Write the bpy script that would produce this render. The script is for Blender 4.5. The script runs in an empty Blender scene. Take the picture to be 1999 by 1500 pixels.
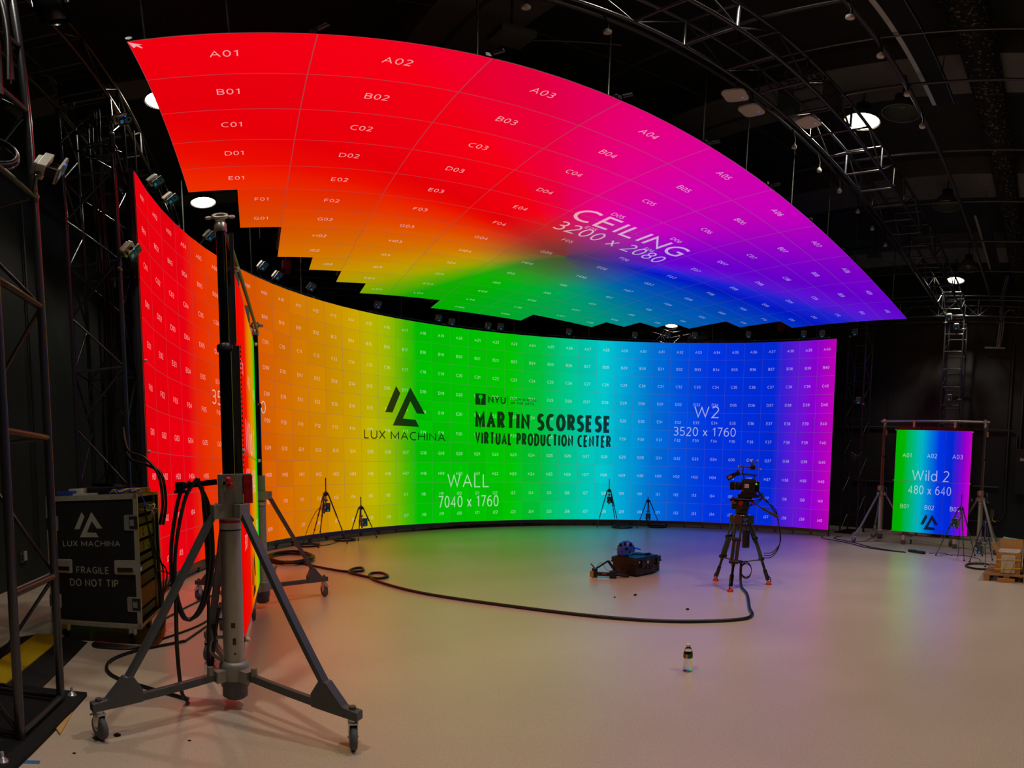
import bpy, math, random
from mathutils import Vector, Matrix, Quaternion
random.seed(7)
PI = math.pi
S = bpy.context.scene
COL = S.collection

# ------------------------------------------------------------------ camera, world, exposure
cd = bpy.data.cameras.new('camera')
cam = bpy.data.objects.new('camera', cd); COL.objects.link(cam)
cd.type = 'PANO'
cy = cd
cy.panorama_type = 'EQUIRECTANGULAR'
FPX, CX, CY = 978.017, 758.317, 993.970            # pixels per radian and the pixel of the optical axis (1999 x 1500)
cy.longitude_min = -CX / FPX; cy.longitude_max = (1999 - CX) / FPX
cy.latitude_max = CY / FPX;   cy.latitude_min = -(1500 - CY) / FPX
EYE = 1.337
_r = Vector((0.96444779, -0.26410559, -0.00941775)); _d = Vector((-0.02639146, -0.06079442, -0.99780135)); _f = Vector((0.26295237, 0.96257585, -0.06560318))
m4 = Matrix(((_r.x, -_d.x, -_f.x, 0), (_r.y, -_d.y, -_f.y, 0), (_r.z, -_d.z, -_f.z, EYE), (0, 0, 0, 1)))
cam.matrix_world = m4
cd.clip_start = 0.05; cd.clip_end = 200
S.camera = cam
w = bpy.data.worlds.new('world'); S.world = w; w.use_nodes = True
w.node_tree.nodes['Background'].inputs[0].default_value = (0.02, 0.021, 0.022, 1)
w.node_tree.nodes['Background'].inputs[1].default_value = 0.3
S.view_settings.view_transform = 'Standard'; S.view_settings.look = 'None'
S.view_settings.exposure = 0.0; S.view_settings.gamma = 1.0
S.view_settings.use_curve_mapping = False
S.cycles.max_bounces = 6; S.cycles.diffuse_bounces = 3; S.cycles.glossy_bounces = 3
S.cycles.sample_clamp_indirect = 3.0
S.cycles.caustics_reflective = False; S.cycles.caustics_refractive = False
LAMP_W = 310.0                                     # each high-bay lamp of the room

# ------------------------------------------------------------------ materials
def lin(h):
    h = h.lstrip('#')
    v = [int(h[i:i+2], 16) / 255 for i in (0, 2, 4)]
    return tuple((c / 12.92 if c <= .04045 else ((c + .055) / 1.055) ** 2.4) for c in v) + (1,)
M = {}
def mat(name, col, rough=.5, metal=0., spec=.5, noise=0., scale=30., bump=0., emit=None, es=0., trans=0., coat=0.):
    m = bpy.data.materials.new(name); m.use_nodes = True
    nt = m.node_tree; b = nt.nodes['Principled BSDF']
    c = lin(col) if isinstance(col, str) else tuple(col) + (1,)
    b.inputs['Base Color'].default_value = c
    b.inputs['Roughness'].default_value = rough; b.inputs['Metallic'].default_value = metal
    b.inputs['Specular IOR Level'].default_value = spec
    b.inputs['Coat Weight'].default_value = coat
    if trans: b.inputs['Transmission Weight'].default_value = trans
    if emit:
        b.inputs['Emission Color'].default_value = lin(emit); b.inputs['Emission Strength'].default_value = es
    if noise or bump:
        tc = nt.nodes.new('ShaderNodeTexCoord'); n = nt.nodes.new('ShaderNodeTexNoise')
        n.inputs['Scale'].default_value = scale; n.inputs['Detail'].default_value = 6
        nt.links.new(tc.outputs['Object'], n.inputs['Vector'])
        if noise:
            mx = nt.nodes.new('ShaderNodeMix'); mx.data_type = 'RGBA'
            mx.inputs[6].default_value = tuple(x * (1 - noise) for x in c[:3]) + (1,)
            mx.inputs[7].default_value = tuple(min(1, x * (1 + noise)) for x in c[:3]) + (1,)
            nt.links.new(n.outputs[0], mx.inputs[0]); nt.links.new(mx.outputs[2], b.inputs['Base Color'])
        if bump:
            bp = nt.nodes.new('ShaderNodeBump'); bp.inputs['Strength'].default_value = bump; bp.inputs['Distance'].default_value = .01
            nt.links.new(n.outputs[0], bp.inputs['Height']); nt.links.new(bp.outputs[0], b.inputs['Normal'])
    M[name] = m
    return m
mat('black_paint', '#303035', .22, 0, .7, .2, 40)
mat('black_matte', '#101012', .75, 0, .3, .3, 20, .2)
mat('black_plastic', '#121214', .4, 0, .5, .2, 60)
mat('black_gloss', '#0c0c0e', .18, 0, .6, .1, 60)
mat('tape_residue', '#3e3c38', .7, 0, .3, .6, 120)
mat('rubber', '#0e0e10', .6, 0, .4, .3, 40)
mat('cable_black', '#0d0d0f', .42, 0, .5, .2, 50)
mat('tyre_grey', '#55585a', .6, 0, .4, .2, 40)
mat('steel', '#aaa79a', .36, .55, .5, .12, 18)
mat('cast_alu', '#8f8c82', .45, .3, .5, .15, 30, .1)
mat('chrome', '#c0c4c4', .2, .6, .5, .08, 20)
mat('grey_paint', '#4a4d4e', .42, 0, .5, .12, 30)
mat('alu_trim', '#b5b2a4', .42, .35, .5, .15, 30)
mat('red_plastic', '#b4101e', .35, 0, .5, .15, 30)
mat('red_foot', '#c8341c', .5, 0, .5, .2, 40)
mat('case_laminate', '#191919', .62, 0, .4, .35, 90, .15)
mat('case_edge', '#c79a3c', .5, 0, .4, .2, 20)
mat('print_grey', '#a9a79c', .6, 0, .3, .05, 30)
mat('white_plastic', '#cfcabd', .5, 0, .4, .06, 30)
mat('sticker_white', '#b8b6b0', .6, 0, .3, .1, 30)
mat('wall_black', '#2a2826', .72, 0, .35, .35, 3, .25)
mat('wall_grey', '#2d302e', .8, 0, .3, .3, 4, .3)
mat('roof_black', '#323230', .85, 0, .2, .3, 2, .2)
mat('beam_grey', '#6a6a66', .85, 0, .2, .2, 5, .2)
mat('conduit', '#3a3a3a', .45, .1, .5, .2, 12)
mat('conduit_bright', '#6a6a66', .4, .6, .5, .2, 12)
mat('cardboard', '#a9793f', .75, 0, .3, .12, 14)
mat('pallet_wood', '#9a7448', .8, 0, .3, .25, 9)
mat('plywood', '#c8a063', .7, 0, .3, .2, 16)
mat('teal_card', '#2fb79b', .6, 0, .3, .1, 20)
mat('yellow_strap', '#d8b818', .5, 0, .4, .15, 30)
mat('yellow_ramp', '#cdb40a', .6, 0, .4, .18, 60, .3)
mat('blue_tape', '#2f6f9f', .6, 0, .3, .12, 30)
mat('blue_helmet', '#2450c8', .35, 0, .5, .12, 20)
mat('blue_plastic', '#2a4bb0', .4, 0, .5, .12, 20)
mat('screen_glow_blue', '#101820', .3, 0, .5, emit='#2a90c8', es=.3)
mat('ring_glow', '#101010', .3, 0, .5, emit='#46a8a4', es=.08)
mat('led_green', '#101010', .3, 0, .5, emit='#58e020', es=1.2)
mat('led_blue', '#101010', .3, 0, .5, emit='#3a58ff', es=1.6)
mat('lens_glass', '#0a0c14', .08, 0, .8, .1, 20, coat=.6)
mat('rack_metal', '#54523f', .45, .4, .5, .25, 30)
mat('rack_dark', '#201f1a', .5, .2, .5, .25, 30)
mat('rack_amber', '#b58a34', .5, .3, .5, .25, 30)
mat('wire_white', '#c9c8be', .5, 0, .4, .08, 30)
mat('wire_teal', '#1f8a80', .5, 0, .4, .08, 30)
mat('wire_yellow', '#c9a428', .5, 0, .4, .08, 30)
mat('wire_blue', '#2b4fb4', .5, 0, .4, .08, 30)
mat('wire_red', '#8a1c14', .5, 0, .4, .08, 30)
mat('bottle_label', '#0d5a26', .45, 0, .5, .25, 40)
mat('bottle_label_gold', '#c09022', .45, 0, .5, .2, 40)
mat('cap_white', '#d8d4cc', .5, 0, .4, .04, 30)
mat('bubble_wrap', '#b9b2a6', .22, 0, .6, .25, 90, .9)
mat('hoist_red', '#7c1a12', .5, 0, .5, .2, 20)
mat('bolt_brass', '#b58a2a', .4, .7, .5, .15, 20)
mat('clear_plastic', '#e8f0f0', .04, 0, .5, 0, 10, trans=1.)
mat('lamp_core', '#ffffff', .4, emit='#fff4e0', es=22.)
mat('lamp_reflector', '#c8c8c4', .25, .7, .5, .1, 30, emit='#f4efe2', es=.4)
mat('lamp_off', '#66726a', .2, .5, .6, .2, 20)
mat('pipe_speckle', '#1b1a17', .8, 0, .3, .3, 20, .4)
nt = M['pipe_speckle'].node_tree
_n = nt.nodes.new('ShaderNodeTexNoise'); _n.inputs['Scale'].default_value = 22; _n.inputs['Detail'].default_value = 8
_t = nt.nodes.new('ShaderNodeTexCoord'); nt.links.new(_t.outputs['Object'], _n.inputs['Vector'])
_c = nt.nodes.new('ShaderNodeValToRGB'); _c.color_ramp.elements[0].position = .58; _c.color_ramp.elements[0].color = lin('#171614')
_c.color_ramp.elements[1].position = .68; _c.color_ramp.elements[1].color = lin('#8a7a5a')
nt.links.new(_n.outputs[0], _c.inputs[0]); nt.links.new(_c.outputs[0], nt.nodes['Principled BSDF'].inputs['Base Color'])

def floor_material():
    m = bpy.data.materials.new('sealed_concrete'); m.use_nodes = True
    nt = m.node_tree; N = nt.nodes; L = nt.links; b = N['Principled BSDF']
    tc = N.new('ShaderNodeTexCoord')
    a = N.new('ShaderNodeTexNoise'); a.inputs['Scale'].default_value = .7; a.inputs['Detail'].default_value = 4; a.inputs['Roughness'].default_value = .55
    f = N.new('ShaderNodeTexNoise'); f.inputs['Scale'].default_value = 140; f.inputs['Detail'].default_value = 3
    L.new(tc.outputs['Object'], a.inputs['Vector']); L.new(tc.outputs['Object'], f.inputs['Vector'])
    r = N.new('ShaderNodeValToRGB'); e = r.color_ramp.elements
    e[0].position = .1; e[0].color = lin('#b5a48d'); e[1].position = .9; e[1].color = lin('#d0c0aa')
    L.new(a.outputs[0], r.inputs[0])
    r2 = N.new('ShaderNodeValToRGB'); e = r2.color_ramp.elements
    e[0].position = .3; e[0].color = (.55, .53, .5, 1); e[1].position = .46; e[1].color = (1, 1, 1, 1)
    L.new(f.outputs[0], r2.inputs[0])
    mx = N.new('ShaderNodeMix'); mx.data_type = 'RGBA'; mx.blend_type = 'MULTIPLY'; mx.inputs[0].default_value = .8
    L.new(r.outputs[0], mx.inputs[6]); L.new(r2.outputs[0], mx.inputs[7]); L.new(mx.outputs[2], b.inputs['Base Color'])
    mr = N.new('ShaderNodeMapRange'); mr.inputs[3].default_value = .27; mr.inputs[4].default_value = .3
    L.new(a.outputs[0], mr.inputs[0]); L.new(mr.outputs[0], b.inputs['Roughness'])
    bp = N.new('ShaderNodeBump'); bp.inputs['Strength'].default_value = .08; bp.inputs['Distance'].default_value = .004
    L.new(f.outputs[0], bp.inputs['Height']); L.new(bp.outputs[0], b.inputs['Normal'])
    b.inputs['Specular IOR Level'].default_value = .5
    M['sealed_concrete'] = m
floor_material()

def display(kind, nx, ny, stops, line=.006, rings=None):
    """screen, white-text and dark-text materials of one LED display; UV is in tiles"""
    out = []
    for use in ('screen', 'white', 'dark'):
        m = bpy.data.materials.new(kind + '_' + use); m.use_nodes = True
        nt = m.node_tree; N = nt.nodes; L = nt.links
        N.remove(N['Principled BSDF'])
        em = N.new('ShaderNodeEmission'); L.new(em.outputs[0], N['Material Output'].inputs[0])
        uv = N.new('ShaderNodeUVMap'); sp = N.new('ShaderNodeSeparateXYZ'); L.new(uv.outputs[0], sp.inputs[0])
        def mth(op, a, b=None, c=None):
            n = N.new('ShaderNodeMath'); n.operation = op
            for i, v in enumerate((a, b, c)):
                if v is None: continue
                if isinstance(v, (int, float)): n.inputs[i].default_value = v
                else: L.new(v, n.inputs[i])
            return n.outputs[0]
        U, V = sp.outputs[0], sp.outputs[1]
        if rings:
            du = mth('MULTIPLY', mth('SUBTRACT', U, rings[0]), rings[2]); dv = mth('MULTIPLY', mth('SUBTRACT', V, rings[1]), rings[3])
            ang = mth('ARCTAN2', dv, du)
            fac = mth('MULTIPLY_ADD', ang, 1 / (2 * PI), .5)
        else:
            fac = mth('DIVIDE', U, nx)
        cr = N.new('ShaderNodeValToRGB'); el = cr.color_ramp.elements
        el[0].position = stops[0][0]; el[0].color = lin(stops[0][1]); el[1].position = stops[-1][0]; el[1].color = lin(stops[-1][1])
        for p, c in stops[1:-1]:
            e = el.new(p); e.color = lin(c)
        L.new(fac, cr.inputs[0]); colr = cr.outputs[0]
        def mix(f, a, b):
            n = N.new('ShaderNodeMix'); n.data_type = 'RGBA'
            for i, v in ((0, f), (6, a), (7, b)):
                if isinstance(v, (int, float)): n.inputs[i].default_value = v
                elif isinstance(v, tuple): n.inputs[i].default_value = v
                else: L.new(v, n.inputs[i])
            return n.outputs[2]
        if rings:
            rr = mth('SQRT', mth('ADD', mth('MULTIPLY', du, du), mth('MULTIPLY', dv, dv)))
            mr = N.new('ShaderNodeMapRange'); mr.interpolation_type = 'SMOOTHSTEP'
            mr.inputs[1].default_value = .1; mr.inputs[2].default_value = 1.9; mr.inputs[3].default_value = .85; mr.inputs[4].default_value = 0.
            L.new(rr, mr.inputs[0]); colr = mix(mr.outputs[0], colr, lin('#4c3a34'))
        if use == 'screen':
            wn = N.new('ShaderNodeTexWhiteNoise'); wn.noise_dimensions = '2D'
            fl = N.new('ShaderNodeVectorMath'); fl.operation = 'FLOOR'; L.new(uv.outputs[0], fl.inputs[0]); L.new(fl.outputs[0], wn.inputs['Vector'])
            jit = mth('MULTIPLY_ADD', wn.outputs[0], .09, .955)
            sc = N.new('ShaderNodeVectorMath'); sc.operation = 'SCALE'; L.new(colr, sc.inputs[0]); L.new(jit, sc.inputs['Scale'])
            def edge(x, wd):
                d = mth('ABSOLUTE', mth('SUBTRACT', x, mth('ROUND', x)))
                return mth('LESS_THAN', d, wd)
            g = mth('MAXIMUM', edge(U, line * rings_w(rings, 0)), edge(V, line * rings_w(rings, 1)))
            gm = mth('MULTIPLY', g, .6)
            colr = mix(gm, sc.outputs[0], lin('#585058'))
        elif use == 'white': colr = mix(.38, colr, (1, 1, 1, 1))
        else: colr = mix(.94, colr, (.004, .004, .004, 1))
        L.new(colr, em.inputs[0]); em.inputs[1].default_value = 1.0
        out.append(m)
    return out
def rings_w(r, i): return 1. if not r else (.5, 1.)[i]
WALL_STOPS = [(0, '#e6000c'), (.085, '#e60010'), (.115, '#e63000'), (.2, '#d85600'), (.25, '#d07000'), (.3, '#cc8600'), (.34, '#c89e00'), (.365, '#bcb000'), (.39, '#96b400'), (.413, '#46b400'), (.428, '#00bc00'), (.56, '#00c000'), (.6, '#00be3a'), (.64, '#00c28c'), (.685, '#00c4c8'), (.715, '#00a0d2'), (.75, '#0072d0'), (.79, '#004ed8'), (.83, '#0034dc'), (.918, '#0028d2'), (.932, '#3c1cd2'), (.955, '#6a12d2'), (.972, '#8600cd'), (1, '#bc00b4')]
DW = display('wall', 40, 10, WALL_STOPS)
CE_STOPS = sorted([((a + 180) / 360, c) for a, c in [(-180, '#dc4600'), (-172, '#e63000'), (-163, '#eb0e00'), (-156, '#e60008'), (-138, '#f00014'), (-128, '#e8003c'), (-113, '#e20082'), (-96, '#d000a8'), (-76, '#c000b6'), (-60, '#9a00c0'), (-47, '#7a00c8'), (-35, '#6400ca'), (-27, '#5814d0'), (-21, '#1c22d0'), (-14, '#0018c0'), (2, '#004ab4'), (18, '#0060aa'), (32, '#007c90'), (45, '#009470'), (60, '#00a04a'), (75, '#00a828'), (98, '#00af00'), (118, '#14aa00'), (128, '#6eaa00'), (136, '#a8a400'), (146, '#c49400'), (160, '#d27200'), (170, '#d86000'), (180, '#dc4600')]])
DC = display('ceiling', 10, 13, CE_STOPS, .007, (4.8, 6.4, 1.2, .6))
DB = display('wild_b', 3, 2, [(0, '#00aa00'), (.12, '#00b000'), (.24, '#00b478'), (.34, '#00b4be'), (.46, '#0078d2'), (.58, '#0032dc'), (.76, '#0026d2'), (.84, '#4c14d2'), (.91, '#8c00cd'), (1, '#c800be')], .004)
DA = display('wild_a', 3, 2, [(0, '#f00000'), (.35, '#e81400'), (.55, '#e07800'), (.75, '#d2a000'), (.86, '#8cb400'), (.93, '#00c000'), (1, '#00c81e')], .004)

# ------------------------------------------------------------------ mesh helpers
class MB:
    def __init__(s): s.v = []; s.f = []; s.mi = []; s.sm = []; s.cur = 0
    def add(s, vs, fs, smooth=False, mi=None):
        o = len(s.v); s.v += [tuple(v) for v in vs]
        for f in fs: s.f.append([i + o for i in f]); s.mi.append(s.cur if mi is None else mi); s.sm.append(smooth)
        return s
    def box(s, c, d, R=None, mi=None):
        hx, hy, hz = d[0] / 2, d[1] / 2, d[2] / 2
        vs = [Vector((x, y, z)) for x in (-hx, hx) for y in (-hy, hy) for z in (-hz, hz)]
        if R is not None: vs = [R @ v for v in vs]
        c = Vector(c)
        return s.add([v + c for v in vs], [(0, 1, 3, 2), (4, 6, 7, 5), (0, 4, 5, 1), (2, 3, 7, 6), (0, 2, 6, 4), (1, 5, 7, 3)], mi=mi)
    def rbox(s, c, d, r=.01, axis=2, R=None, mi=None, n=4):
        """box with four rounded edges along one axis"""
        ax = [0, 1, 2]; ax.remove(axis); a, b = ax
        ha, hb, hc = d[a] / 2, d[b] / 2, d[axis] / 2; r = min(r, ha * .99, hb * .99)
        P = []
        for (sx, sy, t0) in ((1, 1, 0), (-1, 1, PI / 2), (-1, -1, PI), (1, -1, 1.5 * PI)):
            for k in range(n + 1):
                t = t0 + PI / 2 * k / n
                P.append((sx * (ha - r) + r * math.cos(t), sy * (hb - r) + r * math.sin(t)))
        return s.prism(P, -hc, hc, axis, c, R, mi)
    def prism(s, P, z0, z1, axis=2, c=(0, 0, 0), R=None, mi=None):
        ax = [0, 1, 2]; ax.remove(axis); a, b = ax; n = len(P); vs = []
        for z in (z0, z1):
            for p in P:
                v = [0, 0, 0]; v[a] = p[0]; v[b] = p[1]; v[axis] = z; v = Vector(v)
                if R is not None: v = R @ v
                vs.append(v + Vector(c))
        fs = [list(range(n))[::-1], list(range(n, 2 * n))] + [(i, (i + 1) % n, n + (i + 1) % n, n + i) for i in range(n)]
        return s.add(vs, fs, mi=mi)
    def tube(s, pts, r, n=8, closed=False, caps=True, mi=None):
        pts = [Vector(p) for p in pts]; m = len(pts)
        if m < 2: return s
        rs = r if isinstance(r, (list, tuple)) else [r] * m
        T = []
        for i in range(m):
            if closed: t = pts[(i + 1) % m] - pts[i - 1]
            else: t = pts[min(i + 1, m - 1)] - pts[max(i - 1, 0)]
            T.append(t.normalized() if t.length > 1e-9 else Vector((0, 0, 1)))
        u = T[0].orthogonal().normalized(); vs = []; fs = []
        for i in range(m):
            if i:
                u = u - T[i] * u.dot(T[i])
                u = u.normalized() if u.length > 1e-6 else T[i].orthogonal().normalized()
            w_ = T[i].cross(u)
            for k in range(n):
                a = 2 * PI * k / n
                vs.append(pts[i] + (u * math.cos(a) + w_ * math.sin(a)) * rs[i])
        for i in range(m if closed else m - 1):
            j = (i + 1) % m
            for k in range(n): fs.append((i * n + k, i * n + (k + 1) % n, j * n + (k + 1) % n, j * n + k))
        s.add(vs, fs, True, mi)
        if caps and not closed:
            s.add(vs[:n], [list(range(n))[::-1]], mi=mi); s.add(vs[-n:], [list(range(n))], mi=mi)
        return s
    def bar(s, p, q, wd, ht, up=(0, 0, 1), mi=None):
        p, q = Vector(p), Vector(q); d = q - p; z = d.normalized(); x = Vector(up).cross(z)
        if x.length < 1e-4: x = Vector((1, 0, 0)).cross(z)
        x.normalize(); y = z.cross(x)
        R = Matrix((x, y, z)).transposed()
        return s.box((p + q) / 2, (wd, ht, d.length), R, mi)
    def lathe(s, prof, n=20, c=(0, 0, 0), R=None, mi=None, smooth=True, caps=True):
        vs = []; fs = []; m = len(prof)
        for (r, z) in prof:
            for k in range(n):
                a = 2 * PI * k / n; v = Vector((r * math.cos(a), r * math.sin(a), z))
                if R is not None: v = R @ v
                vs.append(v + Vector(c))
        for i in range(m - 1):
            for k in range(n): fs.append((i * n + k, i * n + (k + 1) % n, (i + 1) * n + (k + 1) % n, (i + 1) * n + k))
        s.add(vs, fs, smooth, mi)
        if caps and prof[0][0] > 1e-5: s.add(vs[:n], [list(range(n))[::-1]], mi=mi)
        if caps and prof[-1][0] > 1e-5: s.add(vs[-n:], [list(range(n))], mi=mi)
        return s
    def cyl(s, p, q, r, n=16, mi=None): return s.tube([p, q], r, n, mi=mi)
    def ball(s, c, r, n=12, mi=None, sc=(1, 1, 1)):
        k = n // 2
        prof = [(math.sin(PI * i / k), -math.cos(PI * i / k)) for i in range(k + 1)]
        vs = []; fs = []
        for (a, z) in prof:
            for j in range(n):
                t = 2 * PI * j / n; vs.append((c[0] + r * sc[0] * a * math.cos(t), c[1] + r * sc[1] * a * math.sin(t), c[2] + r * sc[2] * z))
        for i in range(k):
            for j in range(n): fs.append((i * n + j, i * n + (j + 1) % n, (i + 1) * n + (j + 1) % n, (i + 1) * n + j))
        return s.add(vs, fs, True, mi)
    def ring(s, c, R_, r, ax=(0, 0, 1), n=20, m=6, mi=None):
        z = Vector(ax).normalized(); x = z.orthogonal().normalized(); y = z.cross(x)
        return s.tube([Vector(c) + (x * math.cos(2 * PI * i / n) + y * math.sin(2 * PI * i / n)) * R_ for i in range(n)], r, m, closed=True, mi=mi)
    def build(s, name, mats, parent=None, bevel=0.):
        me = bpy.data.meshes.new(name); me.from_pydata(s.v, [], s.f)
        for mm in (mats if isinstance(mats, (list, tuple)) else [mats]): me.materials.append(M[mm] if isinstance(mm, str) else mm)
        me.polygons.foreach_set('material_index', s.mi); me.polygons.foreach_set('use_smooth', s.sm)
        me.update()
        o = bpy.data.objects.new(name, me); COL.objects.link(o)
        if parent: o.parent = parent
        if bevel:
            b = o.modifiers.new('bevel', 'BEVEL'); b.width = bevel; b.segments = 2; b.limit_method = 'ANGLE'; b.angle_limit = .7
        return o
def tag(o, label, cat, group=None):
    o['label'] = label; o['category'] = cat
    if group: o['group'] = group
    return o
def thing(name, label, cat, loc=(0, 0, 0), rz=0., group=None):
    o = bpy.data.objects.new(name, None); COL.objects.link(o); o.location = loc; o.rotation_euler = (0, 0, rz); o.empty_display_size = .1
    return tag(o, label, cat, group)
def struct(o): o['kind'] = 'structure'; return o
def copy_tree(o, parent=None):
    c = o.copy(); COL.objects.link(c)
    if parent: c.parent = parent
    for ch in list(o.children): copy_tree(ch, c)
    return c
def smooth_path(P, k=6, closed=False):
    P = [Vector(p) for p in P]; n = len(P); out = []
    if n < 3: return P
    for i in range(n if closed else n - 1):
        g = lambda j: P[j % n] if closed else P[max(0, min(n - 1, j))]
        a, b, c, d = g(i - 1), g(i), g(i + 1), g(i + 2)
        for t in range(k):
            t /= k
            out.append(.5 * ((2 * b) + (c - a) * t + (2 * a - 5 * b + 4 * c - d) * t * t + (3 * b - a - 3 * c + d) * t ** 3))
    if not closed: out.append(P[-1])
    return out
def cable(label, pts, r, m='cable_black', name='cable', group=None, k=6, cat='cable'):
    o = MB().tube(smooth_path(pts, k), r, 8).build(name, m)
    return tag(o, label, cat, group)

# ---- lettering: a stroke alphabet on a unit-high grid, every stroke given its width
def _arc(cx, cy, rx, ry, a0, a1, n=12): return [(cx + rx * math.cos(math.radians(a0 + (a1 - a0) * i / n)), cy + ry * math.sin(math.radians(a0 + (a1 - a0) * i / n))) for i in range(n + 1)]
_O = lambda w_: _arc(w_ / 2, .5, w_ / 2, .5, 90, 450, 24)
FONT = {
 'A': (.72, [[(0, 0), (.36, 1), (.72, 0)], [(.13, .34), (.59, .34)]]),
 'B': (.55, [[(0, .53), (.28, .53)] + _arc(.27, .765, .24, .235, -90, 90) + [(0, 1), (0, 0), (.27, 0)] + _arc(.28, .265, .27, .265, -90, 90)]),
 'C': (.64, [_arc(.42, .5, .42, .5, 58, 302, 20)]), 'D': (.68, [[(0, 0), (0, 1), (.24, 1)] + _arc(.24, .5, .44, .5, 90, -90, 16) + [(0, 0)]]),
 'E': (.5, [[(.5, 1), (0, 1), (0, 0), (.5, 0)], [(0, .52), (.45, .52)]]), 'F': (.48, [[(.48, 1), (0, 1), (0, 0)], [(0, .5), (.43, .5)]]),
 'G': (.7, [_arc(.42, .5, .42, .5, 58, 292, 20) + [(.68, .1), (.68, .48), (.42, .48)]]), 'H': (.66, [[(0, 0), (0, 1)], [(.66, 0), (.66, 1)], [(0, .52), (.66, .52)]]),
 'I': (.0, [[(0, 0), (0, 1)]]), 'J': (.32, [[(.32, 1), (.32, .24)] + _arc(.1, .24, .22, .24, 0, -105, 8)]), 'K': (.56, [[(0, 0), (0, 1)], [(.53, 1), (.05, .5), (.56, 0)]]),
 'L': (.46, [[(0, 1), (0, 0), (.46, 0)]]), 'M': (.82, [[(0, 0), (0, 1), (.41, .2), (.82, 1), (.82, 0)]]), 'N': (.66, [[(0, 0), (0, 1), (.66, 0), (.66, 1)]]),
 'O': (.78, [_O(.78)]), 'P': (.52, [[(0, 0), (0, 1), (.25, 1)] + _arc(.25, .73, .27, .27, 90, -90) + [(0, .46)]]), 'R': (.57, [[(0, 0), (0, 1), (.26, 1)] + _arc(.26, .745, .26, .255, 90, -90) + [(0, .49)], [(.26, .49), (.57, 0)]]),
 'S': (.5, [_arc(.26, .755, .24, .245, 35, 232, 14) + _arc(.24, .26, .26, .26, 75, -150, 14)]), 'T': (.6, [[(0, 1), (.6, 1)], [(.3, 1), (.3, 0)]]),
 'U': (.64, [[(0, 1), (0, .34)] + _arc(.32, .32, .32, .32, 180, 360, 14) + [(.64, 1)]]), 'V': (.68, [[(0, 1), (.34, 0), (.68, 1)]]), 'W': (1.02, [[(0, 1), (.25, 0), (.51, .95), (.77, 0), (1.02, 1)]]),
 'X': (.64, [[(0, 0), (.64, 1)], [(0, 1), (.64, 0)]]), 'Y': (.64, [[(0, 1), (.32, .46), (.64, 1)], [(.32, .46), (.32, 0)]]), 'Z': (.58, [[(0, 1), (.58, 1), (0, 0), (.58, 0)]]),
 '0': (.5, [_O(.5)]), '1': (.3, [[(.02, .8), (.24, 1), (.24, 0)]]), '2': (.48, [_arc(.23, .74, .23, .26, 150, -38, 12) + [(0, 0), (.48, 0)]]),
 '3': (.48, [_arc(.21, .765, .23, .235, 140, -90, 12)[:-1] + [(.2, .53)], [(.14, .53), (.22, .53)] + _arc(.21, .265, .26, .265, 90, -140, 12)]),
 '4': (.54, [[(.54, .27), (0, .27), (.38, 1), (.38, 0)]]), '5': (.46, [[(.43, 1), (.06, 1), (.03, .56)] + _arc(.19, .3, .27, .3, 110, -140, 12)]),
 '6': (.5, [[(.44, .97)] + _arc(.36, .42, .36, .56, 96, 180, 8) + _arc(.25, .31, .25, .31, 180, 540, 18)]), '7': (.5, [[(0, 1), (.5, 1), (.16, 0)]]),
 '8': (.48, [_arc(.24, .76, .2, .24, -90, 270, 18), _arc(.24, .26, .24, .26, 90, 450, 18)]), '9': (.5, [[(.06, .03)] + _arc(.14, .58, .36, .56, -84, 0, 8) + _arc(.25, .69, .25, .31, 0, 360, 18)]),
 'x': (.44, [[(0, 0), (.44, .68)], [(0, .68), (.44, 0)]]), 'i': (.0, [[(0, 0), (0, .68)], [(0, .88), (0, 1)]]), 'l': (.0, [[(0, 0), (0, 1.04)]]),
 'd': (.48, [_arc(.24, .34, .24, .34, 0, 360, 20), [(.48, 0), (.48, 1.04)]]), ' ': (.12, [])}
def ribbon(P, hw):
    """quads of half width hw along a polyline"""
    closed = len(P) > 3 and abs(P[0][0] - P[-1][0]) < 1e-4 and abs(P[0][1] - P[-1][1]) < 1e-4
    if closed: P = P[:-1]
    n = len(P); V = []; F = []
    for i in range(n):
        a = P[i - 1] if (closed or i) else None; c = P[(i + 1) % n] if (closed or i < n - 1) else None
        p = Vector(P[i])
        d1 = (p - Vector(a)).normalized() if a is not None else None; d2 = (Vector(c) - p).normalized() if c is not None else None
        if d1 is None: d1 = d2
        if d2 is None: d2 = d1
        t = d1 + d2
        t = t.normalized() if t.length > 1e-6 else d1
        nn = Vector((-t.y, t.x)); k = max(.3, abs(nn.dot(Vector((-d1.y, d1.x)))))
        V += [tuple(p + nn * hw / k), tuple(p - nn * hw / k)]
    for i in range(n if closed else n - 1):
        j = (i + 1) % n; F.append([2 * i, 2 * i + 1, 2 * j + 1, 2 * j])
    return V, F
_tc = {}
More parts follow.
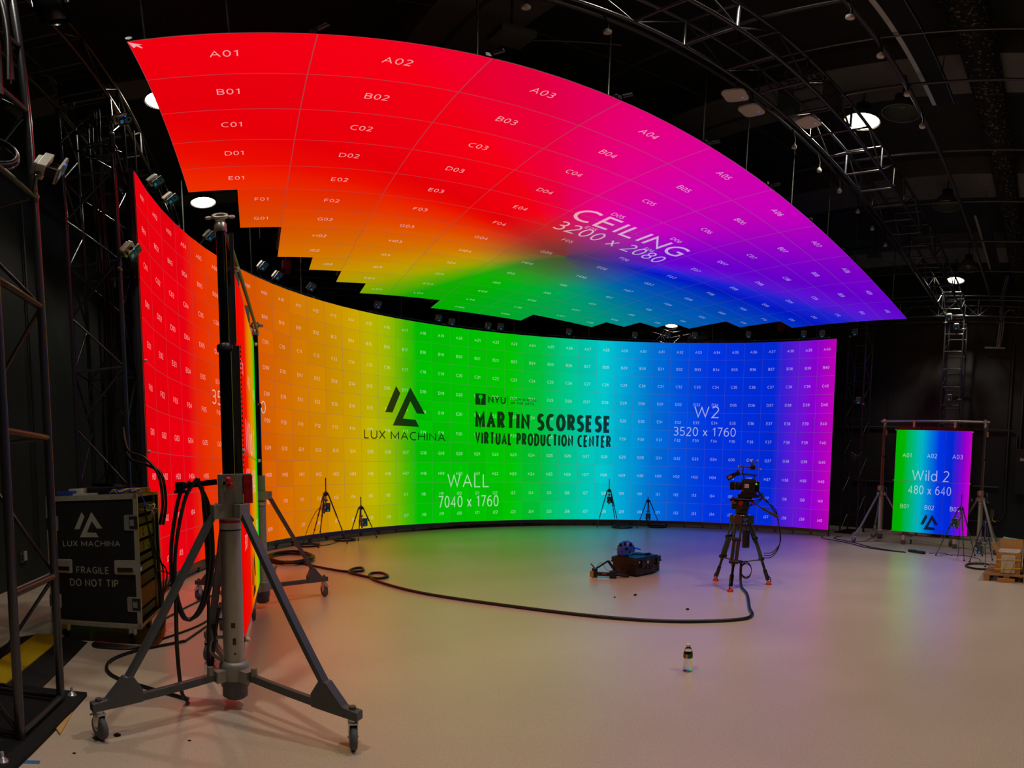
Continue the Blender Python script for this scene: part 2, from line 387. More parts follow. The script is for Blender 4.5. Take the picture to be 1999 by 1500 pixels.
def glyphs(s, wt=.1, asp=None):
    """vertices in a box 1 high, 0..1 across; faces; width / height. asp squeezes the letters to that overall width"""
    key = (s, wt, asp)
    if key in _tc: return _tc[key]
    gap = lambda k: .17 * k + wt
    adv = sum(FONT[c][0] for c in s); n = len(s)
    k = 1.
    if asp: k = (asp - wt * n) / (adv + .17 * (n - 1))
    x = wt / 2; V = []; F = []
    for c in s:
        for st in FONT[c][1]:
            P = [(x + p[0] * k, wt / 2 + p[1] * (1 - wt)) for p in st]
            v, f = ribbon(P, wt / 2); o = len(V); F += [[i + o for i in q] for q in f]
            top = 1. if max(p[1] for p in st) <= 1 else 1.1
            V += [(q[0], min(top, max(0., q[1]))) for q in v]
        x += FONT[c][0] * k + gap(k)
    W_ = x - gap(k) + wt / 2
    _tc[key] = ([(v[0] / W_, v[1]) for v in V], F, W_)
    return _tc[key]
LOGO_A = [(640, 568), (705, 425), (728, 462), (682, 568)]
LOGO_B = [(683, 635), (785, 425), (868, 563), (822, 563), (785, 500), (742, 595), (815, 598), (835, 635)]
def logo2d():
    f = lambda P: [((x - 640) / 228, (635 - y) / 210) for x, y in P]
    A, B = f(LOGO_A), f(LOGO_B)
    return A + B, [[0, 3, 2, 1], [4, 9, 8, 5], [8, 7, 6, 5], [4, 11, 10, 9]]

class Disp:
    """flat picture elements mapped onto a display: place(u, v, off) -> point"""
    def __init__(s, place): s.place = place; s.v = []; s.uv = []; s.f = []; s.mi = []
    def put(s, P, fs, mi, off, flip=False):
        o = len(s.v)
        for (u, v) in P: s.v.append(tuple(s.place(u, v, off))); s.uv.append((u, v))
        for f in fs: s.f.append([i + o for i in (f[::-1] if flip else f)]); s.mi.append(mi)
    def text(s, t, u0, v0, u1, v1, mi, off, wt=.1, su=1., flip=False):
        """text filling u0..u1 and v0 (top) .. v1 (bottom); su = metres across per tile over metres down per tile"""
        asp = abs(u1 - u0) * su / abs(v1 - v0)
        P, fs, _a = glyphs(t, wt, asp)
        s.put([(u0 + x * (u1 - u0), v1 + y * (v0 - v1)) for x, y in P], fs, mi, off, flip)
    def label(s, t, uc, vc, hu, hv, mi, off, flip=False, wt=.1):
        """text of height hv (tiles) centred at uc, vc; hu = width in tiles of one text-height"""
        P, fs, asp = glyphs(t, wt)
        s.put([(uc + (x - .5) * asp * hu, vc - (y - .5) * hv) for x, y in P], fs, mi, off, flip)
    def build(s, name, mats, parent):
        me = bpy.data.meshes.new(name); me.from_pydata(s.v, [], s.f)
        for mm in mats: me.materials.append(mm)
        me.polygons.foreach_set('material_index', s.mi)
        uvl = me.uv_layers.new(name='UVMap')
        d = []
        for l in me.loops: d += list(s.uv[l.vertex_index])
        uvl.data.foreach_set('uv', d); me.update()
        o = bpy.data.objects.new(name, me); COL.objects.link(o); o.parent = parent
        return o

# ------------------------------------------------------------------ room shell
XL, XR, YB, YF, ZR = -3.1, 14.95, 14.6, -6.0, 8.5
def slab(name, c, d, m): return struct(MB().box(c, d).build(name, m))
slab('floor', ((XL + XR) / 2, (YB + YF) / 2, -.05), (XR - XL + .4, YB - YF + .4, .1), 'sealed_concrete')
slab('ceiling', ((XL + XR) / 2, (YB + YF) / 2, ZR + .1), (XR - XL + .4, YB - YF + .4, .2), 'roof_black')
slab('wall_left', (XL - .1, (YB + YF) / 2, ZR / 2), (.2, YB - YF + .4, ZR), 'wall_grey')
slab('wall_back', ((XL + XR) / 2, YB + .1, ZR / 2), (XR - XL, .2, ZR), 'wall_black')
slab('wall_front', ((XL + XR) / 2, YF - .1, ZR / 2), (XR - XL, .2, ZR), 'wall_black')
b = MB().box((XR + .1, (YB + YF) / 2, ZR / 2), (.2, YB - YF + .4, ZR))
struct(b.build('wall_right', 'wall_black'))
b = MB()
for y in (4.85, 3.9, 1.2, -.6): b.box((XR - .01, y, 3.3), (.02, .06, 6.6))
struct(b.build('trim_1', 'wall_black'))
struct(MB().box((XR - .02, (YB + YF) / 2, .06), (.04, YB - YF, .12)).build('baseboard_right', 'wall_black'))
for i, x in enumerate((2.2, 5.95, 9.4, 12.9)):
    struct(MB().box((x, (YB + YF) / 2, 8.25), (.95, YB - YF, .5)).build('trim_%d' % (i + 2), 'beam_grey'))
for i, y in enumerate((6.7, 10.8)):
    struct(MB().box(((XL + XR) / 2, y, 8.32), (XR - XL, .5, .36)).build('trim_%d' % (i + 6), 'beam_grey'))

# ------------------------------------------------------------------ LED wall
HEAD = [math.radians(87.5 - 4.48 * i) for i in range(40)]
PLAN = [Vector((-1.12, 5.23, 0))]
for h in HEAD: PLAN.append(PLAN[-1] + Vector((math.cos(h) * .5, math.sin(h) * .5, 0)))
ZW0, ZW1 = .17, 5.17
def wall_pt(u, v, off=0.):
    i = max(0, min(39, int(math.floor(u)))); t = u - i
    n = Vector((math.sin(HEAD[i]), -math.cos(HEAD[i]), 0))
    p = PLAN[i].lerp(PLAN[i + 1], t) + n * off
    return Vector((p.x, p.y, ZW1 - .5 * v))
def out_pt(u, z, off):
    """a point at distance off behind the wall (outside the arc)"""
    p = wall_pt(u, 0, -off); return Vector((p.x, p.y, z))
led = thing('curved_led_screen', 'huge curved LED video wall showing a numbered rainbow test grid with black logos', 'video wall', (0, 0, 0))
D = Disp(wall_pt)
for i in range(40):
    for j in range(10):
        D.put([(i + .0005, j), (i + .9995, j), (i + .9995, j + 1), (i + .0005, j + 1)], [[0, 3, 2, 1]], 0, 0.)
for i in range(40):
    for j in range(10):
        D.label('%s%02d' % ('ABCDEFGHIJ'[j], i + 1), i + .5, j + .55, .15, .15, 1, .004)
D.build('screen', DW, led)
def wall_text(name, items, mi):
    for (t, u0, z1, u1, z0, bold) in items:
        d = Disp(wall_pt); d.text(t, u0, (ZW1 - z1) / .5, u1, (ZW1 - z0) / .5, 0, .01, bold)
        d.build(name, [DW[mi]], led)
wall_text('lettering', [('WALL', 18.84, 1.385, 21.17, 1.04, .085), ('7040 x 1760', 18.32, .835, 21.69, .54, .09)], 1)
wall_text('lettering', [('W2', 32.38, 3.36, 33.74, 3.03, .085), ('3520 x 1760', 31.27, 2.77, 34.68, 2.525, .09)], 1)
wall_text('lettering', [('W1', 6.1, 3.36, 7.4, 3.03, .085), ('3520 x 1760', 5.045, 2.75, 8.4, 2.515, .09)], 1)
wall_text('lettering', [('LUX MACHINA', 14.14, 2.395, 18.72, 2.185, .13)], 2)
wall_text('lettering', [('MARTIN SCORSESE', 20.37, 3.025, 27.84, 2.55, .2), ('VIRTUAL PRODUCTION CENTER', 20.37, 2.475, 27.86, 2.14, .17)], 2)
wall_text('lettering', [('NYU', 21.1, 3.42, 22.06, 3.23, .17), ('TISCH SCHOOL', 22.33, 3.40, 23.77, 3.335, .2), ('OF THE ARTS', 22.33, 3.30, 23.6, 3.235, .2)], 2)
d = Disp(wall_pt)
P, F = logo2d()
d.put([(15.35 + x * 2.235, (ZW1 - 2.52 - y * .95) / .5) for x, y in P], F, 0, .012)
d.build('logo', [DW[2]], led)
d = Disp(wall_pt); zz = lambda z: (ZW1 - z) / .5
d.put([(20.39, zz(3.465)), (20.965, zz(3.465)), (20.965, zz(3.17)), (20.39, zz(3.17))], [[0, 3, 2, 1]], 0, .006)
d3 = Disp(wall_pt); d3.put([(22.155, zz(3.465)), (22.18, zz(3.465)), (22.18, zz(3.17)), (22.155, zz(3.17))], [[0, 3, 2, 1]], 0, .006)
torch = [(20.63, 3.33), (20.58, 3.37), (20.56, 3.40), (20.59, 3.41), (20.6, 3.44), (20.64, 3.42), (20.68, 3.45), (20.71, 3.42), (20.76, 3.44), (20.76, 3.41), (20.8, 3.40), (20.78, 3.37), (20.73, 3.33), (20.705, 3.32), (20.69, 3.19), (20.67, 3.19), (20.655, 3.32)]
d.put([(u, zz(z)) for u, z in torch], [list(range(len(torch)))[::-1]], 1, .009)
d.build('emblem', [DW[2], DW[0]], led); d3.build('divider_line', [DW[2]], led)
b = MB()
for i in range(40):
    n = Vector((math.sin(HEAD[i]), -math.cos(HEAD[i]), 0)); a, c = PLAN[i], PLAN[i + 1]
    q = lambda p, z, o: (p.x + n.x * o, p.y + n.y * o, z)
    vs = [q(a, ZW0, -.004), q(c, ZW0, -.004), q(c, ZW1, -.004), q(a, ZW1, -.004), q(a, ZW0, -.09), q(c, ZW0, -.09), q(c, ZW1, -.09), q(a, ZW1, -.09)]
    b.add(vs, [(0, 1, 2, 3), (4, 7, 6, 5), (0, 4, 5, 1), (3, 2, 6, 7), (0, 3, 7, 4), (1, 5, 6, 2)])
b.build('housing', 'black_matte', led)
b = MB(); b2 = MB()
for i in range(40):
    n = Vector((math.sin(HEAD[i]), -math.cos(HEAD[i]), 0)); a, c = PLAN[i] + n * .005, PLAN[i + 1] + n * .005
    vs = []
    for z in (.085, .168):
        for p, o in ((a, 0), (c, 0), (c, -.1), (a, -.1)): vs.append((p.x + n.x * o, p.y + n.y * o, z))
    b.add(vs, [(3, 2, 1, 0), (4, 5, 6, 7), (0, 1, 5, 4), (1, 2, 6, 5), (2, 3, 7, 6), (3, 0, 4, 7)])
b.build('base_frame', 'black_paint', led)
for i in range(0, 41):
    p = PLAN[i]; hd = HEAD[min(i, 39)]; n = Vector((math.sin(hd), -math.cos(hd), 0)); c = p - n * .05
    f = MB().lathe([(.035, 0), (.035, .012), (.012, .016), (.012, .09)], 10, (c.x, c.y, 0)); f.box((c.x, c.y, .07), (.07, .07, .035), Matrix.Rotation(hd, 3, 'Z'))
    f.build('foot', 'black_paint', led)
for u, z in ((.02, 4.0), (.02, 2.66), (.02, 1.66), (39.98, 3.67), (39.98, 1.65)):
    p = wall_pt(u, 0, .02); MB().ball((p.x, p.y, z), .02, 10).build('marker_ball', 'white_plastic', led)
# steel edge post at the near end
e0 = PLAN[0]; b = MB().box((e0.x - .03, e0.y - .02, 2.65), (.05, .03, 5.1)); b.build('edge_post', 'black_paint', led)

# ------------------------------------------------------------------ LED ceiling
CX0, CY0, CZ = -.696, 3.352, 5.477
def ceil_pt(u, v, off=0.): return Vector((CX0 + 1.2 * u, CY0 + .6 * v, CZ - off))
ROWS = [(0, 10)] * 5 + [(.5, 9.5)] * 2 + [(1, 9)] * 2 + [(1.5, 8.5), (2, 8), (2.5, 7.5), (4, 6)]
lc = thing('overhead_led_screen', 'suspended flat LED ceiling with stepped far edge showing a colour wheel tile grid', 'video ceiling')
D = Disp(ceil_pt)
for j, (a, c) in enumerate(ROWS):
    u = a
    while u < c - 1e-6:
        nu = min(c, math.floor(u + 1e-6) + 1)
        D.put([(u, j), (nu, j), (nu, j + 1), (u, j + 1)], [[0, 1, 2, 3]], 0, 0.)
        D.label('%s%02d' % ('ABCDEFGHIJKLM'[j], math.floor(u + 1e-6) + 1), (u + nu) / 2, j + .47, .0775, .155, 1, .004, False)
        u = nu
D.build('screen', DC, lc)
for q in (('CEILING', 4.08, 3.62, 5.925, 4.3, 0, .008, .13, 2.), ('3200 x 2080', 4.09, 4.5, 5.905, 5.02, 0, .008, .1, 2.)):
    d = Disp(ceil_pt); d.text(*q); d.build('lettering', [DC[1]], lc)
d = Disp(ceil_pt)
cur = [(0, 0), (.02, .2), (.045, .15), (.075, .24), (.085, .22), (.06, .13), (.09, .13)]
d.put([(u * .75 + .004, v * .75 + .01) for u, v in cur], [list(range(7))[::-1]], 0, .006)
d.build('cursor_arrow', [M['print_grey'] if 0 else DC[1]], lc)
b = MB()
for j, (a, c) in enumerate(ROWS):
    p, q = ceil_pt(a, j), ceil_pt(c, j + 1)
    b.box(((p.x + q.x) / 2, (p.y + q.y) / 2, CZ + .02), (q.x - p.x - .06, .6 if 0 < j < 12 else .56, .03))
b.build('housing', 'black_matte', lc)
for k in range(1, 6):
    x = CX0 + 1.2 * k
    c = MB().tube([(x + .0, 3.36, 5.56), (x + .06, 3.31, 5.60)], .026, 14, caps=False).ring((x + .06, 3.31, 5.60), .025, .005, (.06, -.05, .04), 16, 6); c.box((x - .03, 3.38, 5.53), (.05, .06, .05))
    c.build('coupler', 'black_paint', lc)
for k in range(11):
    x = CX0 + 1.2 * k; r = [j for j, (a, c) in enumerate(ROWS) if a <= k <= c]
    y1 = CY0 + .6 * (max(r) + 1) - .05
    MB().tube([(x, 3.42, 5.62), (x, y1, 5.62)], .025, 8).build('support_pipe', 'conduit', lc)

# ------------------------------------------------------------------ trusses
def box_truss(t, p0, axis, length, wx, wy, step, ladders=(0, 2), diags=(1, 3), r=.025, start=0., mt='black_paint'):
    """box truss from corner p0 along axis ('x','y','z'); section wx x wy on the two other axes"""
    A = {'x': 0, 'y': 1, 'z': 2}[axis]; oth = [i for i in range(3) if i != A]
    def P(i, j, s):
        v = [0, 0, 0]; v[A] = s; v[oth[0]] = i * wx; v[oth[1]] = j * wy
        return Vector(p0) + Vector(v)
    cor = [(0, 0), (1, 0), (1, 1), (0, 1)]
    for c in cor: MB().tube([P(*c, 0), P(*c, length)], r, 10).build('chord', mt, t)
    L = MB(); n = max(1, round(length / step)); st = length / n
    for f in range(4):
        a, c = cor[f], cor[(f + 1) % 4]
        for k in range(n + 1):
            s = min(length - .03, max(.03, k * st))
            if f in ladders: L.tube([P(*a, s), P(*c, s)], r * .8, 8)
            if f in diags:
                if k < n:
                    s2 = min(length - .03, (k + 1) * st)
                    L.tube([P(*(a if k % 2 else c), s), P(*(c if k % 2 else a), s2)], r * .52, 6)
                if k % 2 == 0: L.tube([P(*a, s), P(*c, s)], r * .6, 6)
    L.build('lattice', mt, t)
ZB, ZT = 6.4, 6.92
def plate_block(t, x, y, z, s=.52):
    """gusset plates of a corner block"""
    for (ax, ay) in ((0, 0), (0, s)):
        pl = MB().box((x + s / 2, y + ay, z + s / 2), (s * .9, .008, s * .9))
        pl.build('gusset_plate', 'black_paint', t)
    for dx in (.07, s - .07):
        for dz in (.07, s - .07): MB().cyl((x + dx, y - .016, z + dz), (x + dx, y + .004, z + dz), .014, 8).build('bolt', 'bolt_brass', t)
def tower(x0, y0, h, label, plate=None, ladders=(1, 3), diags=(0, 2), step=.52, bx=.55, by=.52):
    t = thing('truss_tower', label, 'truss', (0, 0, 0), group='ground support truss towers')
    box_truss(t, (x0, y0, .03), 'z', h - .03, bx, by, step, ladders, diags)
    px = plate or (x0 - .12, y0 - .12, x0 + bx + .12, y0 + by + .12)
    MB().box(((px[0] + px[2]) / 2, (px[1] + px[3]) / 2, .015), (px[2] - px[0], px[3] - px[1], .03)).build('base_plate', 'black_matte', t)
    return t
tl = tower(-1.68, 2.1, 6.36, 'nearest black truss tower standing on a black plywood base plate', (-1.95, 1.75, -1.03, 2.79), step=.8)
for (x, y) in ((-1.1, 2.72), (-1.1, 1.86)):
    MB().lathe([(.03, .03), (.03, .036), (.018, .037), (.018, .05), (.01, .051), (.01, .085)], 6, (x, y, 0)).build('bolt', 'chrome', tl)
tower(-1.835, 5.05, 6.36, 'black truss tower behind the road case, beside the red end of the video wall', (-1.95, 4.93, -1.22, 5.69), ladders=(), diags=(0, 1, 2, 3), step=.62)
tower(12.85, 4.93, 6.36, 'black truss ladder tower beside the magenta end of the video wall', bx=.55, by=.5)
tower(13.7, 2.425, 6.36, 'black truss ladder tower behind the small video panel, under the long overhead truss')
for nm, p0, ax, ln, lab in (
    (0, (-1.25, 2.425, ZB), 'x', 14.92, 'long black overhead truss crossing the roof from the lit lamp to the far tower'),
    (1, (-1.835, -4.5, ZB), 'y', 17.1, 'black overhead truss above the road case, running front to back'),
    (2, (13.7, -3.5, ZB), 'y', 16.1, 'black overhead truss along the dark side wall, resting on the far tower'),
    (3, (-1.8, 12.64, ZB), 'x', 16.0, 'black overhead truss behind the curved video wall, seen in the gap below the LED ceiling')):
    t = thing('overhead_truss', lab, 'truss', group='overhead box trusses')
    if ax == 'x': box_truss(t, p0, 'x', ln, .52, .52, .55, (0, 2), (1, 3), start=0)
    else: box_truss(t, p0, 'y', ln, .55 if nm == 1 else .5, .52, .55, (0, 2), (1, 3))
    if nm == 0:
        plate_block(t, 4.62, 2.425, ZB); plate_block(t, 7.0, 2.425, ZB); plate_block(t, 13.7, 2.425, ZB)
        t2 = MB()
        for k in range(9):
            q = [(4.7 + random.uniform(-.2, .3), 2.5 + .45 * i / 5 + random.uniform(-.03, .03), 6.95 + .12 * math.sin(PI * i / 5) + random.uniform(0, .05)) for i in range(6)]
            t2.tube(smooth_path(q, 3), .008, 5)
        o = t2.build('cable_loom', 'cable_black', t)
    if nm == 1: plate_block(t, -1.835, 5.05, ZB)

# ------------------------------------------------------------------ pipes and roof services
def pipe(label, pts, r, m='conduit', name='pipe', group='roof pipe grid'):
    return tag(MB().tube(pts, r, 10).build(name, m), label, 'pipe', group)
for x, lab in ((1.8, 'first'), (3.5, 'second'), (5.18, 'third'), (6.87, 'fourth'), (8.54, 'fifth'), (10.24, 'sixth'), (11.88, 'seventh'), (13.58, 'eighth')):
    pipe('black roof pipe, %s of the cross pipes counted from the near truss tower' % lab, [(x, YF, 7.0), (x, YB, 7.0)], .026)
for y, lab in ((1.72, 'over the boxes on the pallet'), (3.36, 'behind the front edge of the LED ceiling')):
    pipe('long black roof pipe running lengthwise %s' % lab, [(XL, y, 6.93), (XR, y, 6.93)], .03)
pipe('thin bright conduit under the roof beside the long overhead truss', [(4.27, -3, 7.08), (4.27, 3.4, 7.08)], .014, 'conduit_bright')
pipe('wide flecked insulated duct under the roof, above the boxes on the pallet', [(-2, 1.06, 7.95), (14.9, 1.06, 7.95)], .22, 'pipe_speckle', 'insulated_duct')
for x0, x1, lab in ((3.3, 5.8, 'near the lit lamp'), (9.3, 12.2, 'near the far wall')):
    t = thing('cable_tray', 'perforated black cable tray hung under the roof pipes %s' % lab, 'cable tray', group='cable trays')
    b = MB(); b.box(((x0 + x1) / 2, 1.46, 7.12), (x1 - x0, .2, .012)); b.build('tray_bed', 'black_matte', t)
    b = MB(); b.box(((x0 + x1) / 2, 1.585, 7.125), (x1 - x0, .05, .012)); b.build('painted_lit_edge', 'steel', t)  # lamplit side of the tray, put in as a paler strip
    for xx in (x0 + .3, x1 - .3): MB().tube([(xx, 1.46, 7.12), (xx, 1.46, 8.5)], .006, 6).build('hanger_rod', 'conduit_bright', t)
    b = MB(); b.box(((x0 + x1) / 2, 1.355, 7.16), (x1 - x0, .008, .09)); b.build('tray_side', 'black_paint', t)
PEND = [(3.47, 1.66), (4.16, 1.66), (4.93, 1.64), (5.65, 1.66), (1.93, 3.3), (2.65, 3.28), (5.66, 3.3), (6.39, 3.3), (7.1, 3.3), (7.87, 3.3), (8.59, 3.3), (9.35, 3.3)]
first = None
for i, (x, y) in enumerate(PEND):
    if first is None:
        t = thing('pendant_connector', '', 'connector', (x, y, 6.5), group='pendant connectors under the roof pipes')
        MB().lathe([(.03, 0), (.036, .01), (.036, .05), (.02, .06), (.02, .085)], 12).build('socket', 'white_plastic', t)
        MB().tube([(0, 0, .08), (.01, 0, .2), (-.005, .02, .33), (0, .04, .45)], .011, 6).build('cord', 'cable_black', t)
        first = t
    else:
        t = copy_tree(first); t.location = (x, y, 6.5)
    t['label'] = 'white pendant connector on black cord, %s along the %s' % (('first', 'second', 'third', 'fourth', 'fifth', 'sixth', 'seventh', 'last')[i if i < 4 else i - 4], 'lengthwise pipe over the pallet' if i < 4 else 'pipe above the ceiling edge')
for i, (x, y, rz, lab) in enumerate(((4.11, 3.1, .3, 'white wireless access point with frayed wires above the LED ceiling edge'), (4.46, 3.14, .1, 'white wireless access point beside a black roof pipe, middle of three'), (4.97, 2.74, -.2, 'white wireless access point under the overhead truss, nearest the lit lamp'))):
    t = thing('access_point', lab, 'access point', (x, y, 6.3), rz, 'wireless access points')
    MB().rbox((0, 0, .02), (.24, .24, .035), .06, 2, n=6).build('housing', 'white_plastic', t, .006)
    MB().ball((.05, -.06, .001), .006, 8).build('status_light', 'led_blue', t)
    (MB().box((0, 0, .07), (.05, .05, .07)).tube([(0, 0, .1), (0, 0, 2.2)], .01, 6) if i < 2 else MB().box((0, .04, .07), (.05, .2, .06)).tube([(0, .12, .09), (0, .2, .1)], .02, 6)).build('bracket', 'black_paint', t)
for (x, y, z, sx, sy, sz, lab) in ((2.3, 4.17, 7.0, .34, .3, .16, 'large grey junction box hung above the LED ceiling edge'), (10.93, 4.1, 7.0, .26, .26, .2, 'small grey junction box hung over the purple ceiling edge')):
    t = thing('junction_box', lab, 'junction box', (x, y, z))
    MB().box((0, 0, sz / 2), (sx, sy, sz)).build('enclosure', 'beam_grey', t, .006)
    MB().tube([(sx / 2, 0, sz / 2), (sx / 2 + .5, -.25, sz / 2 + .05), (sx / 2 + .75, -.4, sz / 2 + .05)], .014, 6).build('conduit', 'conduit_bright', t)
    MB().tube([(0, 0, sz), (0, 0, 8.5 - z)], .012, 6).build('hanger', 'conduit', t)
RODS = [(-.62, 3.6), (-.05, 3.6), (1.7, 3.6), (2.95, 3.6), (4.2, 3.55), (5.0, 3.55), (6.2, 3.6), (7.4, 3.6), (8.6, 3.6), (10.9, 3.6), (-.65, 5.2), (-.65, 6.2), (.2, 8.1), (.95, 9.2), (2.2, 9.9), (4.6, 11.0), (6.3, 11.0), (8.0, 10.6), (9.9, 8.5)]
RL = ['near the corner above tile A01', 'above the middle of tile A01', 'over the seam of tiles A02 and A03', 'over tile A03', 'over tile A05', 'over the front edge beside tile A05', 'over tile A06', 'over tile A07', 'over tile A08', 'near the far corner over tile A10', 'beside tile C01', 'beside tile E01', 'beside tile H02', 'beside tile J02', 'beside tile L03', 'beside tile M05', 'beside tile M06', 'beside tile L07', 'beside tile J09']
for (x, y), l in zip(RODS, RL):
    tag(MB().tube([(x, y, 5.56), (x, y, 8.5)], .01, 6).build('hanging_rod', 'conduit_bright'), 'thin steel rod hanging the LED ceiling %s' % l, 'rod', 'rods hanging the LED ceiling')
tag(MB().tube([(-1.5, 4.1, 7.6), (3.2, 4.4, 7.6), (9, 3.9, 7.6)], .006, 5).build('steel_wire', 'conduit_bright'), 'thin steel wire stretched under the roof above the LED ceiling', 'wire')

def lamp(x, y, lab, on, k=1., cone=104):
    t = thing('high_bay_lamp', lab, 'lamp', (x, y, 7.3), group='round high bay lamps')
    prof = [(.24, 0), (.235, .05), (.17, .2), (.12, .27)]
    MB().lathe([(.245, -.005)] + prof + [(.1, .28), (.1, .42), (0, .42)], 24, caps=False).build('shade', 'beam_grey' if not on else 'black_paint', t)
    MB().lathe([(.1, .255), (.16, .195), (.222, .05), (.228, .012)], 24, caps=False).build('reflector', 'lamp_reflector' if on else 'lamp_off', t)
    MB().ring((0, 0, 0), .243, .008, (0, 0, 1), 28, 6).build('rim', 'conduit_bright', t)
    if on: MB().lathe([(.0, .03), (.1, .032), (.12, .06), (.1, .2), (0, .22)], 18).build('bulb', 'lamp_core', t)
    MB().tube([(0, 0, .42), (0, 0, 1.2)], .012, 6).build('hanger', 'conduit', t)
    if on:
        l = bpy.data.lights.new('lamp_light', 'SPOT'); l.energy = LAMP_W * k; l.color = (1, .93, .8); l.shadow_soft_size = .12
        l.spot_size = math.radians(cone); l.spot_blend = .5
        o = bpy.data.objects.new('lamp_light', l); COL.objects.link(o); o.parent = t; o.location = (0, 0, -.03)
lamp(6.18, 2.63, 'lit round high bay lamp seen through the long overhead truss', True)
lamp(13.13, 2.63, 'lit round high bay lamp over the far truss tower', True)
lamp(-.79, 9.62, 'lit round high bay lamp behind the stepped red corner of the LED ceiling', True, .45)
lamp(13.9, 12.9, 'lit round high bay lamp glimpsed in the gap over the blue video wall', True, .45)
lamp(-.90, 6.2, 'lit round high bay lamp mostly hidden behind LED ceiling tile B01', True, .7)
lamp(6.1, 2.08, 'unlit round high bay lamp beside the brightly lit one', False)
lamp(9.15, 2.1, 'unlit round high bay lamp half hidden behind the middle roof pipe', False)
lamp(12.36, 2.18, 'unlit round high bay lamp near the far wall', False)
for (x, y, l) in ((2.7, 2.2, 'in front of the LED ceiling edge'), (-.8, 1.9, 'over the nearest truss tower'), (4.4, -1.2, 'in the row behind the viewer'), (9.8, -1.2, 'at the far end of the row behind the viewer')):
    lamp(x, y, 'lit round high bay lamp overhead %s' % l, True, 1.1 if y < 0 else 1., 92 if y < 0 else 104)  # the two behind the viewer are added fill for the floor

